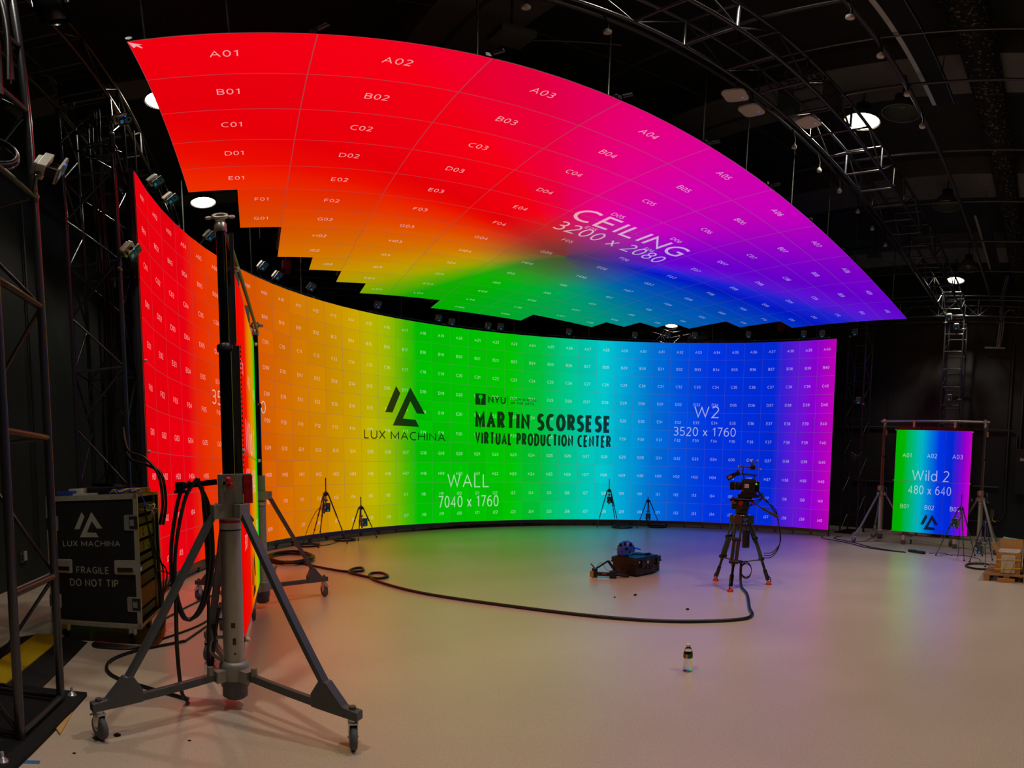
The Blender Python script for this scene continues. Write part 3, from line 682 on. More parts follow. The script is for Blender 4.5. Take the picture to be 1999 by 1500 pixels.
# ------------------------------------------------------------------ crank stands and the two loose video panels
def crank_stand(x, y, legs, label, rz=0., yaw=(20, 70, 110), bright=False):
    leg_m, sec_m = ('cast_alu', 'steel') if bright else ('grey_paint', 'black_gloss')
    t = thing('crank_stand', label, 'stand', (x, y, 0), rz, 'rolling crank up stands')
    o = MB().lathe([(.06, .27), (.06, 1.135)], 24).build('outer_tube', 'steel', t)
    for z0, z1, a0, a1 in ((.51, .54, -98, -76), (.41, .45, -92, -74), (.35, .362, -86, -76)):
        n = 6; vs = []
        for z in (z0, z1):
            for q in range(n + 1): a = math.radians(a0 + (a1 - a0) * q / n); vs.append((.0606 * math.cos(a), .0606 * math.sin(a), z))
        MB().add(vs, [(q, q + 1, n + 2 + q, n + 1 + q) for q in range(n)], True).build('tape_mark', 'tape_residue', o)
    k = MB().lathe([(.0605, 1.06), (.0605, 1.11)], 24, caps=False).build('label_sticker', 'sticker_white', o)
    MB().lathe([(.0612, 1.098), (.0612, 1.112)], 24, caps=False).build('label_band', 'red_plastic', o)
    MB().lathe([(.0612, 1.055), (.0612, 1.063)], 24, caps=False).build('label_band', 'black_plastic', o)
    b = MB().lathe([(.085, .19), (.085, .275), (.068, .3), (.06, .3)], 20)
    for a in legs:
        ca, sa = math.cos(math.radians(a)), math.sin(math.radians(a))
        b.box((ca * .1, sa * .1, .225), (.07, .07, .07), Matrix.Rotation(math.radians(a), 3, 'Z'))
        b.cyl((ca * .16 - sa * .0, sa * .16, .24), (ca * .16, sa * .16, .29), .018, 10)
    b.build('base_hub', 'cast_alu', t)
    MB().lathe([(.055, .06), (.072, .075), (.072, .13), (.08, .14), (.08, .19)], 20).build('foot_cap', 'grey_paint', t)
    MB().tube(smooth_path([(-.07, -.02, .3), (-.13, -.02, .36), (-.12, -.01, .43), (-.06, 0, .44)], 4), .011, 8).build('grip', 'cast_alu', t)
    b = MB(); b.rbox((0, 0, 1.165), (.16, .14, .085), .03, 2)
    for a in legs:
        b.box((math.cos(math.radians(a)) * .09, math.sin(math.radians(a)) * .09, 1.165), (.07, .075, .075), Matrix.Rotation(math.radians(a), 3, 'Z'))
    for xx in (-.05, .0, .05): b.cyl((xx, -.075, 1.15), (xx, -.069, 1.15), .008, 8)
    b.build('leg_collar', 'cast_alu', t, .004)
    wb = MB().rbox((.01, -.01, 1.285), (.135, .12, .16), .012, 2).box((.1, -.02, 1.31), (.05, .07, .11)).build('winch_housing', 'cast_alu', t, .004)
    MB().rbox((.105, -.06, 1.28), (.05, .02, .15), .01, 2).box((.105, -.068, 1.33), (.04, .012, .03)).build('brake_lever', 'red_plastic', wb)
    MB().ball((.0, -.085, 1.33), .022, 12).ball((.012, -.085, 1.305), .018, 10).build('lock_knob', 'red_plastic', wb)
    MB().cyl((-.02, -.07, 1.32), (-.02, -.1, 1.32), .016, 12).box((-.02, -.09, 1.3), (.012, .02, .05)).build('clamp_bolt', 'chrome', wb)
    MB().tube([(.02, .06, 1.32), (.02, .13, 1.32), (.05, .14, 1.2), (.09, .14, 1.14)], .01, 8).cyl((.09, .13, 1.14), (.12, .2, 1.09), .014, 10).build('crank_handle', 'black_paint', wb)
    MB().lathe([(.034, 1.36), (.034, 2.06)], 18).build('mast_section', sec_m, t)
    MB().lathe([(.043, 2.055), (.043, 2.09), (.03, 2.1)], 18).build('mast_ring', 'black_plastic', t)
    MB().lathe([(.026, 2.08), (.026, 2.84)], 16).build('mast_section', sec_m, t)
    b = MB().box((.065, 0, 1.72), (.03, .05, .72)); b.box((.055, 0, 2.45), (.022, .04, .7))
    for q in range(26): b.box((.085, 0, 1.4 + q * .027), (.006, .03, .012))
    b.build('gear_rail', 'black_paint', t)
    MB().lathe([(.032, 2.815), (.034, 2.82), (.034, 2.875), (.028, 2.88)], 18).build('top_spigot', 'steel', t)
    b = MB().ring((0, -.005, 2.93), .036, .012, (0, -.75, .66), 22, 8); b.box((0, .01, 2.895), (.05, .04, .05))
    for sx in (-1, 1): b.ring((sx * .062, 0, 2.925), .012, .008, (0, -.75, .66), 14, 6)
    b.build('top_coupler', 'alu_trim', t)
    for a, yw in zip(legs, yaw):
        ca, sa = math.cos(math.radians(a)), math.sin(math.radians(a)); R = Matrix.Rotation(math.radians(a), 3, 'Z')
        lg = MB().bar((ca * .1, sa * .1, 1.165), (ca * .66, sa * .66, .3), .045, .03).build('leg', leg_m, t, .003)
        MB().bar((ca * .11, sa * .11, .225), (ca * .64, sa * .64, .205), .03, .045).build('outrigger', leg_m, lg, .003)
        b = MB(); P = [(.57, .185), (.84, .175), (.84, .225), (.76, .235), (.73, .27), (.665, .345), (.62, .345), (.57, .26)]
        b.prism([(p[0], p[1]) for p in P], -.026, .026, 1, (0, 0, 0), R)
        b.cyl((ca * .8, sa * .8, .22), (ca * .8, sa * .8, .245), .016, 10)
        b.build('corner_bracket', leg_m, lg, .006)
        R = Matrix.Rotation(math.radians(yw), 3, 'Z')
        cs = MB(); c0 = Vector((ca * .8, sa * .8, 0)); off = R @ Vector((.02, .03, 0))
        cs.cyl(c0 + Vector((0, 0, .155)), c0 + Vector((0, 0, .178)), .024, 14)
        for sgn in (-1, 1):
            cs.prism([(-.03, .158), (.03, .158), (.036, .09), (.012, .055), (-.012, .055)], -.002, .002, 1, c0 + R @ Vector((0, .019 * sgn, 0)), R)
        cs.box(c0 + Vector((0, 0, .156)), (.06, .044, .01), R)
        cs.cyl(c0 + R @ Vector((0, -.026, .07)), c0 + R @ Vector((0, .026, .07)), .006, 8)
        fk = cs.build('caster_fork', 'chrome', lg)
        RY = R @ Matrix.Rotation(PI / 2, 3, 'X')
        MB().lathe([(.012, -.017), (.05, -.017), (.066, -.014), (.07, -.006), (.07, .006), (.066, .014), (.05, .017), (.012, .017)], 24, c0 + Vector((0, 0, .07)), RY).build('wheel', 'tyre_grey', fk)
        MB().box(c0 + R @ Vector((.05, 0, .135)), (.05, .038, .008), R @ Matrix.Rotation(.6, 3, 'Y')).build('brake_pedal', 'cast_alu', fk)
    return t
near = crank_stand(-.14, 2.75, (217, 314, 106), 'nearest crank up mast stand with grey legs and coiled cables on its arm', 0, (135, 84, 70))
a = MB().bar((-.06, -.07, 1.325), (-.27, -.1, 1.305), .012, .03); a.cyl((-.255, -.1, 1.285), (-.255, -.1, 1.33), .028, 14); a.cyl((-.255, -.1, 1.27), (-.255, -.1, 1.286), .036, 14)
a.build('cable_arm', 'black_gloss', near)
crank_stand(.05, 5.05, (330, 210, 62), 'second crank up mast stand behind the edge-on video panel', PI, (60, 110, 90))
crank_stand(11.62, 3.85, (330, 210, 90), 'far crank up mast stand at the green side of the small video panel', PI, (60, 100, 20), True)
crank_stand(11.36, 1.38, (245, 35, 155), 'far crank up mast stand at the magenta side of the small video panel', PI, (40, 110, 0), True)

def wild_panel(p, q, mats, title, label, flip, logo):
    """p, q: plan points of the left and right edge seen from the front"""
    p, q = Vector((p[0], p[1], 0)), Vector((q[0], q[1], 0)); u = (q - p).normalized(); n = Vector((u.y, -u.x, 0)); c = (p + q) / 2
    t = thing('video_panel', label, 'video panel', tuple(c), 0, 'loose wheeled video panels')
    ZL, ZH = .31, 2.71; W_ = (q - p).length
    pl = lambda a, v, off=0.: (u * ((a / 3 - .5) * W_) + n * off) + Vector((0, 0, ZH - 1.2 * v))
    D = Disp(pl)
    for i in range(3):
        for j in range(2):
            D.put([(i + .002, j + .001), (i + .998, j + .001), (i + .998, j + .999), (i + .002, j + .999)], [[0, 3, 2, 1]], 0, 0.)
            D.label('%s%02d' % ('AB'[j], i + 1), i + .48, j + .5, .17, .085, 1, .004)
    D.build('screen', mats, t)
    for q in ((title, .72, .78, 2.2, .99, 0, .006, .085, .5), ('480 x 640', .6, 1.08, 2.3, 1.25, 0, .006, .085, .5)):
        d = Disp(pl); d.text(*q); d.build('lettering', [mats[1]], t)
    d = Disp(pl); P, F = logo2d(); d.put([(1.15 + x * .72, 1.93 - y * .3) for x, y in P], F, 0, .006); d.build('logo', [mats[2]], t)
    R = Matrix((u, -n, Vector((0, 0, 1)))).transposed()
    MB().box(Vector((0, 0, (ZL + ZH) / 2)) - n * .045, (W_, .082, ZH - ZL), R).build('housing', 'black_paint', t)
    for k in range(3):
        MB().box(u * ((k - 1) * W_ / 3) + Vector((0, 0, ZH + .045)) - n * .045, (W_ / 3 - .02, .06, .08), R).build('top_beam', 'black_gloss', t)
    for k in (-1, 1):
        MB().box(u * (k * W_ * .27) + Vector((0, 0, ZH + .15)) - n * .03, (.05, .05, .17), R).build('hanging_clamp', 'steel', t)
    for a, v in ((-.02, 0), (-.02, 1), (3.02, 1), (-.02, 2), (3.02, 0.02)):
        o = MB().box(pl(a, v, -.02), (.03, .05, .03), R).build('marker_mount', 'black_plastic', t)
        MB().ball(tuple(pl(a, v, .02)), .018, 10).build('marker_ball', 'white_plastic', o)
    b = MB()
    for k in (-.7, -.35, .35, .7): b.box(u * k * W_ / 2 + Vector((0, 0, .27)) - n * .05, (.05, .05, .09), R)
    b.box(Vector((0, 0, .235)) - n * .05, (W_ * .8, .06, .02), R)
    b.build('bottom_frame', 'black_paint', t)
    for s1 in (-.62, .62):
        f = MB().box(u * s1 + Vector((0, 0, .17)) - n * .05, (.07, .05, .13), R).build('caster_fork', 'chrome', t)
        cp = u * s1 - n * .05
        MB().lathe([(.01, -.018), (.055, -.018), (.065, -.01), (.065, .01), (.055, .018), (.01, .018)], 22, cp + Vector((0, 0, .065)), R @ Matrix.Rotation(PI / 2, 3, 'X')).build('wheel', 'tyre_grey', f)
    return t
wild_panel((-.087, 3.1), (.031, 4.9), DA, 'Wild 1', 'tall red to green video panel seen edge-on behind the nearest mast stand', 1, 1)
wild_panel((11.34, 3.46), (11.265, 1.65), DB, 'Wild 2', 'small free-standing video panel fading from green to magenta near the dark wall', 1, 1)
tag(MB().tube([(-.112, 2.84, 2.84), (.07, 5.0, 2.84)], .014, 10).build('crossbar', 'conduit_bright'), 'crossbar pipe joining the tops of the two near mast stands', 'pipe', 'crossbars of the video panels')
t = thing('crossbar', 'horizontal chrome crossbar above the small free-standing video panel', 'pipe', (0, 0, 0), 0, 'crossbars of the video panels')
MB().tube([(11.63, 3.95, 2.95), (11.35, 1.28, 2.95)], .024, 12).build('bar', 'steel', t)
for x, y in ((11.62, 3.86), (11.36, 1.38)): MB().box((x, y, 2.97), (.07, .07, .06)).build('end_clamp', 'chrome', t)
for x, y, l in ((11.6, 3.8, 'green'), (11.35, 1.32, 'magenta')):
    tag(MB().rbox((x, y, 2.66), (.03, .05, .12), .01).tube([(x, y, 2.72), (x, y, 2.93)], .004, 5).build('wooden_tag', 'cardboard'), 'small tan tag hanging from the crossbar end at the %s side' % l, 'tag', 'tags on the crossbar')

# ------------------------------------------------------------------ motion capture cameras
def mocap(loc, aim, label, hold=None, roll=0., group='motion capture cameras', s=1.):
    """camera at loc looking at aim; hold = world point its arm is clamped to"""
    loc, aim = Vector(loc), Vector(aim)
    q = (aim - loc).normalized().to_track_quat('-Y', 'Z') @ Quaternion((0, 1, 0), roll)
    t = thing('motion_capture_camera', label, 'camera', tuple(loc), 0, group); t.rotation_euler = q.to_euler(); t.scale = (s, s, s)
    fp = MB().rbox((0, 0, 0), (.125, .014, .165), .012, 1).build('face_plate', 'black_plastic', t, .002)
    MB().rbox((0, .004, 0), (.131, .012, .171), .013, 1).build('plate_rim', 'alu_trim', fp)
    MB().ring((0, -.009, .025), .036, .006, (0, 1, 0), 24, 6).build('ring_light', 'ring_glow', fp)
    MB().box((.0, -.0085, -.052), (.05, .003, .036)).build('status_screen', 'screen_glow_blue', fp)
    MB().box((-.063, -.004, 0), (.004, .012, .018)).build('status_light', 'led_blue', fp)
    MB().lathe([(0, -.012), (.02, -.012), (.024, -.006), (.024, .07)], 16, (0, 0, .025), Matrix.Rotation(-PI / 2, 3, 'X')).build('lens', 'lens_glass', t)
    bd = MB().rbox((0, .1, 0), (.125, .05, .165), .012, 1); bd.rbox((0, .135, 0), (.1, .03, .13), .02, 1)
    for k in range(5): bd.box((0, .152, -.05 + .025 * k), (.09, .01, .006))
    bd.build('body', 'alu_trim', t, .003)
    MB().box((0, .045, -.05), (.08, .09, .012)).build('bridge', 'black_plastic', t)
    MB().ball((0, .1, -.105), .022, 10).cyl((0, .1, -.13), (0, .1, -.085), .014, 10).build('ball_mount', 'black_paint', t)
    if hold is not None:
        mi = (Matrix.Translation(loc) @ q.to_matrix().to_4x4() @ Matrix.Scale(s, 4)).inverted()
        h = mi @ Vector(hold)
        MB().tube([(0, .1, -.12), ((h.x) * .5, .1 + (h.y - .1) * .45, (h.z - .12) * .5 - .01), tuple(h)], .011, 8).build('clamp_arm', 'black_paint', t)
        MB().ball(tuple(h), .034, 10, sc=(1, 1, .8)).cyl((h.x - .05, h.y, h.z), (h.x + .05, h.y, h.z), .012, 8).build('clamp', 'cast_alu', t)
    return t
PIPES = [(.3, 5.45, 5.27, 'over wall tiles A01 to A05'), (6.9, 12.0, 5.28, 'over wall tiles A07 to A12'), (14.6, 23.9, 5.27, 'over wall tiles A15 to A24'), (24.3, 31.2, 5.27, 'over wall tiles A25 to A31'), (31.8, 39.6, 5.27, 'over wall tiles A32 to A40')]
for u0, u1, z, lab in PIPES:
    t = thing('rigging_pipe', 'curved black rigging pipe %s' % lab, 'pipe', group='rigging pipes above the video wall')
    n = max(3, int((u1 - u0) * 2)); MB().tube([out_pt(u0 + (u1 - u0) * i / n, z, .14) for i in range(n + 1)], .025, 10).build('pipe', 'black_paint', t)
    for k in range(int(u1 - u0) // 2 + 1):
        uu = u0 + .5 + 2 * k
        if uu > u1: continue
        a, c = out_pt(uu, z, .14), out_pt(uu, 5.1, .06)
        MB().tube([a, c], .014, 6).box(tuple(a), (.07, .07, .06)).build('wall_bracket', 'black_paint', t)
for k, (u, dx) in enumerate(((1.2, 1), (4.2, 1), (8.2, 1), (11.0, 1), (16.5, 1), (19.6, 1), (22.6, 1), (26.6, 1), (33.2, 1), (38.8, 1))):
    p = out_pt(u, 5.27, .14); q = Vector((p.x * .985 + .08, p.y + .1, 6.4))
    tag(MB().tube([p, (p.x, p.y, 6.38)], .012, 6).build('drop_pipe', 'conduit_bright'), 'thin steel drop pipe holding the rigging pipe above wall tile A%02d' % (int(u) + 1), 'pipe', 'drop pipes over the video wall')
CAMS = [(1.96, 5.62), (2.98, 5.6), (5.44, 5.5), (8.58, 5.48), (9.42, 5.4), (11.36, 5.42), (15.08, 5.42), (18.42, 5.36), (19.14, 5.31), (21.12, 5.33), (21.8, 5.34), (25.5, 5.36), (29.06, 5.36), (30.82, 5.39), (32.28, 5.39), (35.18, 5.4), (38.18, 5.35), (39.18, 5.32)]
for i, (u, z) in enumerate(CAMS):
    p = out_pt(u, z, .0)
    mocap(p, (5.2 + (u - 20) * .1, 4.2, 1.2), 'motion capture camera on the rigging pipe above wall tile A%02d' % (int(u) + 1), out_pt(u + (.3 if i % 2 else -.3), 5.27, .14), .0 if u > 12 else .35)
mocap((-.96, 2.62, 3.36), (2.6, 4.6, 1.6), 'nearest motion capture camera, clamped to the black truss tower on the plywood base', (-1.13, 2.62, 3.2), .3)
mocap((-1.12, 5.0, 5.86), (3.5, 3.6, 1.0), 'motion capture camera high on the truss tower beside ceiling tile C01', (-1.285, 5.05, 5.7), .6)
mocap((-1.1, 4.98, 3.86), (2.5, 4.4, 1.2), 'motion capture camera on the truss tower beside wall tile C01', (-1.285, 5.05, 3.7), .25)
mocap((12.72, 5.22, 5.66), (7, 4.5, 1), 'motion capture camera at the top of the tower beside the magenta wall end', (12.85, 5.4, 5.6))
mocap((12.74, 5.02, 3.68), (6, 3.0, 1), 'motion capture camera halfway up the tower beside the magenta wall end', (12.85, 4.93, 3.6))
mocap((13.58, 2.84, 6.32), (7, 3.5, 1), 'topmost motion capture camera on the far ladder tower', (13.7, 2.945, 6.2))
mocap((13.57, 2.62, 6.02), (6, 3.0, 1), 'motion capture camera just below the topmost one on the far ladder tower', (13.7, 2.43, 6.0))
mocap((13.57, 2.7, 3.92), (5, 3.0, 1), 'motion capture camera above the crossbar on the far ladder tower', (13.7, 2.43, 3.9))
# cluster of marker rods on the ladder tower
t = thing('marker_wand', 'dark spiky marker wand clamped to the ladder tower beside the magenta wall end', 'marker wand', (12.74, 4.95, 2.13))
MB().ball((0, 0, 0), .05, 10).box((.06, 0, 0), (.12, .04, .04)).build('hub', 'black_plastic', t)
for k, (dy, dz) in enumerate(((.2, .12), (.22, .02), (.2, -.08), (.12, -.16), (-.14, .14))):
    MB().tube([(0, 0, 0), (-.04, dy, dz)], .009, 6).build('rod', 'conduit_bright', t)

def witness(c, feet, apex, top, camz, label, clabel, aim, aimcam):
    t = thing('tripod', label, 'tripod', (c[0], c[1], 0), 0, 'small black tripods carrying motion capture cameras')
    MB().lathe([(.012, apex - .08), (.05, apex - .06), (.055, apex - .02), (.03, apex), (.014, apex + .02)], 14).build('shoulder', 'black_plastic', t)
    MB().tube([(0, 0, camz + .1), (0, 0, top)], .011, 10).build('center_column', 'black_paint', t)
    for fx, fy in feet:
        d = Vector((fx - c[0], fy - c[1], 0)); u = d.normalized(); h = u * .05 + Vector((0, 0, apex - .03))
        L = MB(); pa = h; pb = Vector((d.x, d.y, .012))
        f = lambda s_: pa.lerp(pb, s_)
        L.tube([f(0), f(.42)], .014, 8); L.tube([f(.4), f(.72)], .011, 8); L.tube([f(.7), f(1)], .008, 8)
        lg = L.build('leg', 'black_paint', t)
        MB().ball(tuple(f(.42)), .02, 8).build('leg_lock', 'black_plastic', lg); MB().ball(tuple(f(.72)), .018, 8).build('leg_lock', 'black_plastic', lg)
        MB().lathe([(.018, 0), (.018, .012), (.01, .03)], 10, (d.x, d.y, 0)).build('foot', 'rubber', lg)
    mocap(aimcam, aim, clabel, (c[0], c[1], camz + .13), 0., 'motion capture cameras hung under the tripods')
witness((1.37, 9.59), ((1.176, 9.331), (1.81, 9.78), (1.1, 9.9)), 1.044, 1.321, .756, 'taller small tripod in front of the orange video wall', 'motion capture camera hung in the taller tripod before the orange wall', (3.6, 6.2, .5), (1.39, 9.5, .75))
witness((2.24, 10.42), ((2.117, 10.15), (2.598, 10.52), (1.99, 10.5)), .7, .9, .36, 'shorter small tripod in front of the yellow video wall', 'motion capture camera hung in the shorter tripod before the yellow wall', (4.6, 6.5, .3), (2.31, 10.34, .36))
witness((8.68, 10.15), ((8.4, 10.3), (8.76, 9.82), (8.95, 10.16)), 1.014, 1.286, .735, 'taller small tripod in front of the cyan video wall', 'motion capture camera hung in the taller tripod before the cyan wall', (4.5, 4.0, .6), (8.64, 10.08, .735))
witness((9.6, 9.6), ((9.16, 9.55), (9.8, 9.3), (9.85, 9.75)), .75, .835, .3, 'shorter small tripod in front of the blue video wall', 'motion capture camera hung in the shorter tripod before the blue wall', (4.8, 3.4, .25), (9.55, 9.53, .29))
witness((9.86, 1.59), ((9.897, 2.058), (9.41, 1.403), (10.288, 1.314)), 1.02, 1.276, .7, 'small tripod standing in front of the small free-standing video panel', 'motion capture camera hung in the tripod before the small video panel', (5.5, 3.6, .7), (9.8, 1.7, .7))
witness((9.35, 1.03), ((9.288, 1.28), (8.85, .93), (9.8, .9)), .78, .86, .25, 'short small tripod beside the pallet with the cardboard box', 'motion capture camera hung in the short tripod beside the pallet', (5.5, 3.0, .4), (9.28, 1.1, .26))

# ------------------------------------------------------------------ cinema camera on its tripod
CT = (5.2, 3.54)
t = thing('camera_tripod', 'large black camera tripod with red feet and red knobs holding the cinema camera', 'tripod', (CT[0], CT[1], 0))
MB().lathe([(.02, .8), (.06, .82), (.1, .86), (.1, .9), (.075, .92)], 20).build('bowl', 'black_paint', t)
for fx, fy in ((5.244, 3.946), (4.84, 3.42), (5.51, 3.29)):
    d = Vector((fx - CT[0], fy - CT[1], 0)); u = d.normalized(); sd = Vector((-u.y, u.x, 0)); pa = u * .1 + Vector((0, 0, .87)); pb = Vector((d.x, d.y, .03)); f = lambda s_, o=0: pa.lerp(pb, s_) + sd * o
    L = MB(); L.box(tuple(f(.02)), (.09, .1, .1), Matrix((u, sd, Vector((0, 0, 1)))).transposed())
    for o in (-.038, .038): L.tube([f(.02, o), f(.62, o)], .014, 8)
    for o in (-.015, .015): L.tube([f(.3, o), f(.68, o)], .011, 8)
    lg = L.build('leg', 'black_paint', t)
    for s_ in (.3, .62): MB().tube([f(s_, -.055), f(s_, .055)], .024, 8).build('leg_clamp', 'black_plastic', lg)
    MB().tube([f(.62), f(.94)], .018, 8).tube([f(.8), f(.96)], .026, 8).build('lower_leg', 'black_gloss', lg)
    MB().tube([f(.88) + u * .02, f(.94) + u * .045, f(.99) + u * .03], .007, 6).build('foot_latch', 'black_plastic', lg)
    MB().lathe([(.04, 0), (.038, .018), (.024, .036), (.018, .045)], 14, (d.x, d.y, 0)).build('foot', 'red_foot', lg)
    MB().tube([f(.64), Vector((0, 0, .31))], .009, 8).build('spreader_arm', 'black_paint', t)
MB().lathe([(.03, .295), (.035, .3), (.035, .325), (.02, .33)], 12).build('spreader_hub', 'black_plastic', t)
hd = MB().lathe([(.05, .915), (.085, .93), (.085, .985), (.07, 1.0)], 20); hd.rbox((0, 0, 1.03), (.16, .15, .1), .03, 2)
hd.cyl((-.05, .06, 1.03), (-.09, .1, 1.03), .05, 18); hd.build('fluid_head', 'black_plastic', t, .004)
ca, sa = math.cos(math.radians(116)), math.sin(math.radians(116)); RC = Matrix.Rotation(math.radians(116), 3, 'Z')
MB().box((0, 0, 1.095), (.3, .085, .03), RC).box((0, 0, 1.12), (.26, .06, .02), RC).build('head_plate', 'black_gloss', t, .003)
v1, v2 = RC @ Vector((.1, .055, 1.075)), RC @ Vector((-.0, .075, 1.06))
for v, r in ((v1, .018), (v2, .026)): MB().cyl(v, v + RC @ Vector((0, .02, 0)), r, 16).build('knob', 'red_plastic', t)
v = RC @ Vector((-.13, .02, 1.075)); MB().cyl(v - Vector((0, 0, .02)), v + Vector((0, 0, .02)), .018, 10).build('pan_lock', 'red_plastic', t)
MB().tube([RC @ Vector((-.13, .02, 1.075)), RC @ Vector((-.3, .03, .985))], .009, 8).tube([RC @ Vector((-.26, .03, 1.006)), RC @ Vector((-.47, .04, .9))], [.017, .02], 10).build('pan_handle', 'black_paint', t)
tag(MB().rbox((5.215, 3.47, .61), (.09, .06, .22), .01).box((5.215, 3.438, .69), (.05, .004, .012)).tube([(5.215, 3.47, .72), (5.21, 3.5, .85)], .006, 6).build('battery_brick', 'black_plastic'), 'black power brick strapped inside the legs of the camera tripod', 'battery')
t = thing('cinema_camera', 'black cinema camera with viewfinder and white marker balls on the large tripod', 'camera', (5.235, 3.49, 1.13), math.radians(116))
bd = MB().rbox((-.02, 0, .135), (.17, .11, .15), .008, 1); bd.box((-.02, 0, .045), (.2, .08, .03)); bd.box((-.01, .056, .14), (.1, .006, .11)); bd.build('body', 'black_plastic', t, .003)
MB().box((-.02, 0, .02), (.26, .09, .04)).box((.03, 0, .05), (.1, .07, .03)).build('camera_base', 'black_matte', t, .003)
MB().box((.0, .0605, .145), (.055, .003, .05)).build('side_screen', 'sticker_white', t)
MB().box((-.13, 0, .14), (.05, .1, .14)).build('battery', 'black_gloss', t, .004)
MB().box((-.115, .052, .175), (.01, .003, .025)).box((-.125, .052, .172), (.012, .003, .008)).build('charge_light', 'led_green', t)
ln = MB().lathe([(.03, 0), (.045, .02), (.05, .03), (.05, .075), (.046, .08), (.046, .1), (.054, .105), (.054, .15), (.05, .155)], 22, (.06, 0, .14), Matrix.Rotation(PI / 2, 3, 'Y'))
l_ = ln.build('lens', 'black_matte', t)
MB().ball((.2, 0, .14), .045, 14, sc=(.35, 1, 1)).build('front_glass', 'lens_glass', l_)
for zz_ in (.05, .09, .125): MB().ring((.06 + zz_, 0, .14), .052, .004, (1, 0, 0), 24, 6).build('lens_ring', 'bolt_brass' if zz_ == .09 else 'black_plastic', l_)
MB().box((.05, .053, .085), (.02, .01, .02)).ball((.06, .056, .075), .01, 8).build('record_button', 'red_plastic', t)
MB().box((-.02, 0, .215), (.19, .09, .012)).box((-.03, 0, .225), (.13, .05, .02)).build('top_plate', 'black_paint', t)
MB().tube([(-.08, 0, .22), (-.08, 0, .275)], .01, 8).tube([(.05, 0, .22), (.055, 0, .29)], .009, 8).bar((-.12, 0, .278), (.08, 0, .295), .024, .018).build('top_handle', 'black_paint', t)
MB().tube([(.07, 0, .295), (.06, 0, .38), (.1, .0, .39)], .01, 8).tube([(.06, 0, .38), (-.06, 0, .37)], .009, 8).build('marker_bracket', 'black_paint', t)
MB().rbox((-.06, 0, .375), (.06, .05, .05), .01).build('marker_hub', 'black_plastic', t)
for e in ((-.0, .02, .48), (-.05, -.02, .475), (-.12, .03, .465), (.12, 0, .385), (-.16, .0, .36)):
    rd = MB().tube([(-.06, 0, .385), e], .006, 6).build('marker_rod', 'black_paint', t); MB().ball(e, .011, 10).build('marker_ball', 'white_plastic', rd)
vf = MB(); RV = Matrix.Rotation(.55, 3, 'Y'); vf.box((.2, .06, .255), (.11, .055, .06), RV); vf.tube([(.08, .04, .29), (.14, .06, .29)], .01, 8); vf.build('viewfinder', 'black_plastic', t, .004)
MB().lathe([(.02, 0), (.03, .02), (.036, .05), (.034, .06)], 16, (.15, .06, .285), Matrix.Rotation(-PI / 2 + .5, 3, 'Y')).build('eyecup', 'rubber', vf and t)
MB().box((.21, .089, .25), (.05, .003, .03), RV).build('viewfinder_badge', 'cardboard', t)

# ------------------------------------------------------------------ protective case with helmet, headset, bottle
cc = Vector((4.83, 5.03, 0)); rzc = math.atan2(4.785 - 4.724, 5.0 - 4.548)
t = thing('protective_case', 'black hard plastic case on the floor with a blue helmet on its lid', 'case', tuple(cc), math.radians(8))
b = MB().rbox((0, 0, .095), (.54, .44, .15), .03, 2); b.rbox((0, 0, .04), (.5, .4, .06), .03, 2); b.rbox((0, .0, .012), (.4, .34, .024), .02)
for x in (-.2, -.1, .1, .2): b.box((x, -.218, .095), (.02, .012, .13))
b.build('body', 'black_plastic', t, .006)
b = MB().rbox((0, 0, .21), (.57, .47, .06), .035, 2); b.rbox((0, 0, .175), (.585, .485, .02), .035, 2); b.rbox((0, 0, .245), (.5, .4, .015), .03); b.build('lid', 'black_plastic', t, .005)
for x in (-.17, .17): MB().rbox((x, -.247, .17), (.05, .02, .1), .008, 0).build('latch', 'black_gloss', t)
MB().tube([(-.06, -.235, .12), (-.06, -.265, .09), (.06, -.265, .09), (.06, -.235, .12)], .011, 8).build('handle', 'black_gloss', t)
MB().tube([(-.295, -.08, .1), (-.31, -.07, .07), (-.31, .07, .07), (-.295, .08, .1)], .01, 8).build('handle', 'black_gloss', t)
MB().cyl((-.06, -.247, .19), (-.06, -.25, .19), .02, 12).build('label_dot', 'sticker_white', t)
for x in (-.24, .2): MB().ball((x, -.24, .205), .011, 8).build('marker_ball', 'white_plastic', t)
zt = .2525; hx, hy = 4.67, 5.08
t = thing('helmet', 'blue vented helmet with marker balls on top of the black hard case', 'helmet', (hx, hy, zt), math.radians(-38))
prof = [(math.cos(a), math.sin(a)) for a in [PI / 2 * i / 7 for i in range(8)]]
b = MB(); n = 22; vs = []; fs = []
for (cr, sr) in prof:
    for k in range(n):
        a = 2 * PI * k / n; vs.append((.125 * cr * math.cos(a), .1 * cr * math.sin(a), .09 + .12 * sr))
for k in range(n):
    a = 2 * PI * k / n; vs.append((.122 * math.cos(a), .097 * math.sin(a), .055 if math.cos(a) > .2 else .02))
L0 = len(prof)
for i in range(L0 - 1):
    for k in range(n): fs.append((i * n + k, i * n + (k + 1) % n, (i + 1) * n + (k + 1) % n, (i + 1) * n + k))
for k in range(n): fs.append((L0 * n + k, L0 * n + (k + 1) % n, (k + 1) % n, k))
b.add(vs, fs, True); b.build('shell', 'blue_helmet', t)
MB().rbox((.16, 0, .1), (.09, .13, .012), .035, 2, Matrix.Rotation(.25, 3, 'Y')).build('visor', 'blue_helmet', t)
for k, (x, y, z) in enumerate(((.06, -.075, .17), (-.02, -.085, .18), (-.08, -.065, .16), (.0, -.095, .11))):
    MB().box((x, y, z), (.035, .03, .03), Matrix.Rotation(.5, 3, 'X')).build('vent', 'black_matte', t)
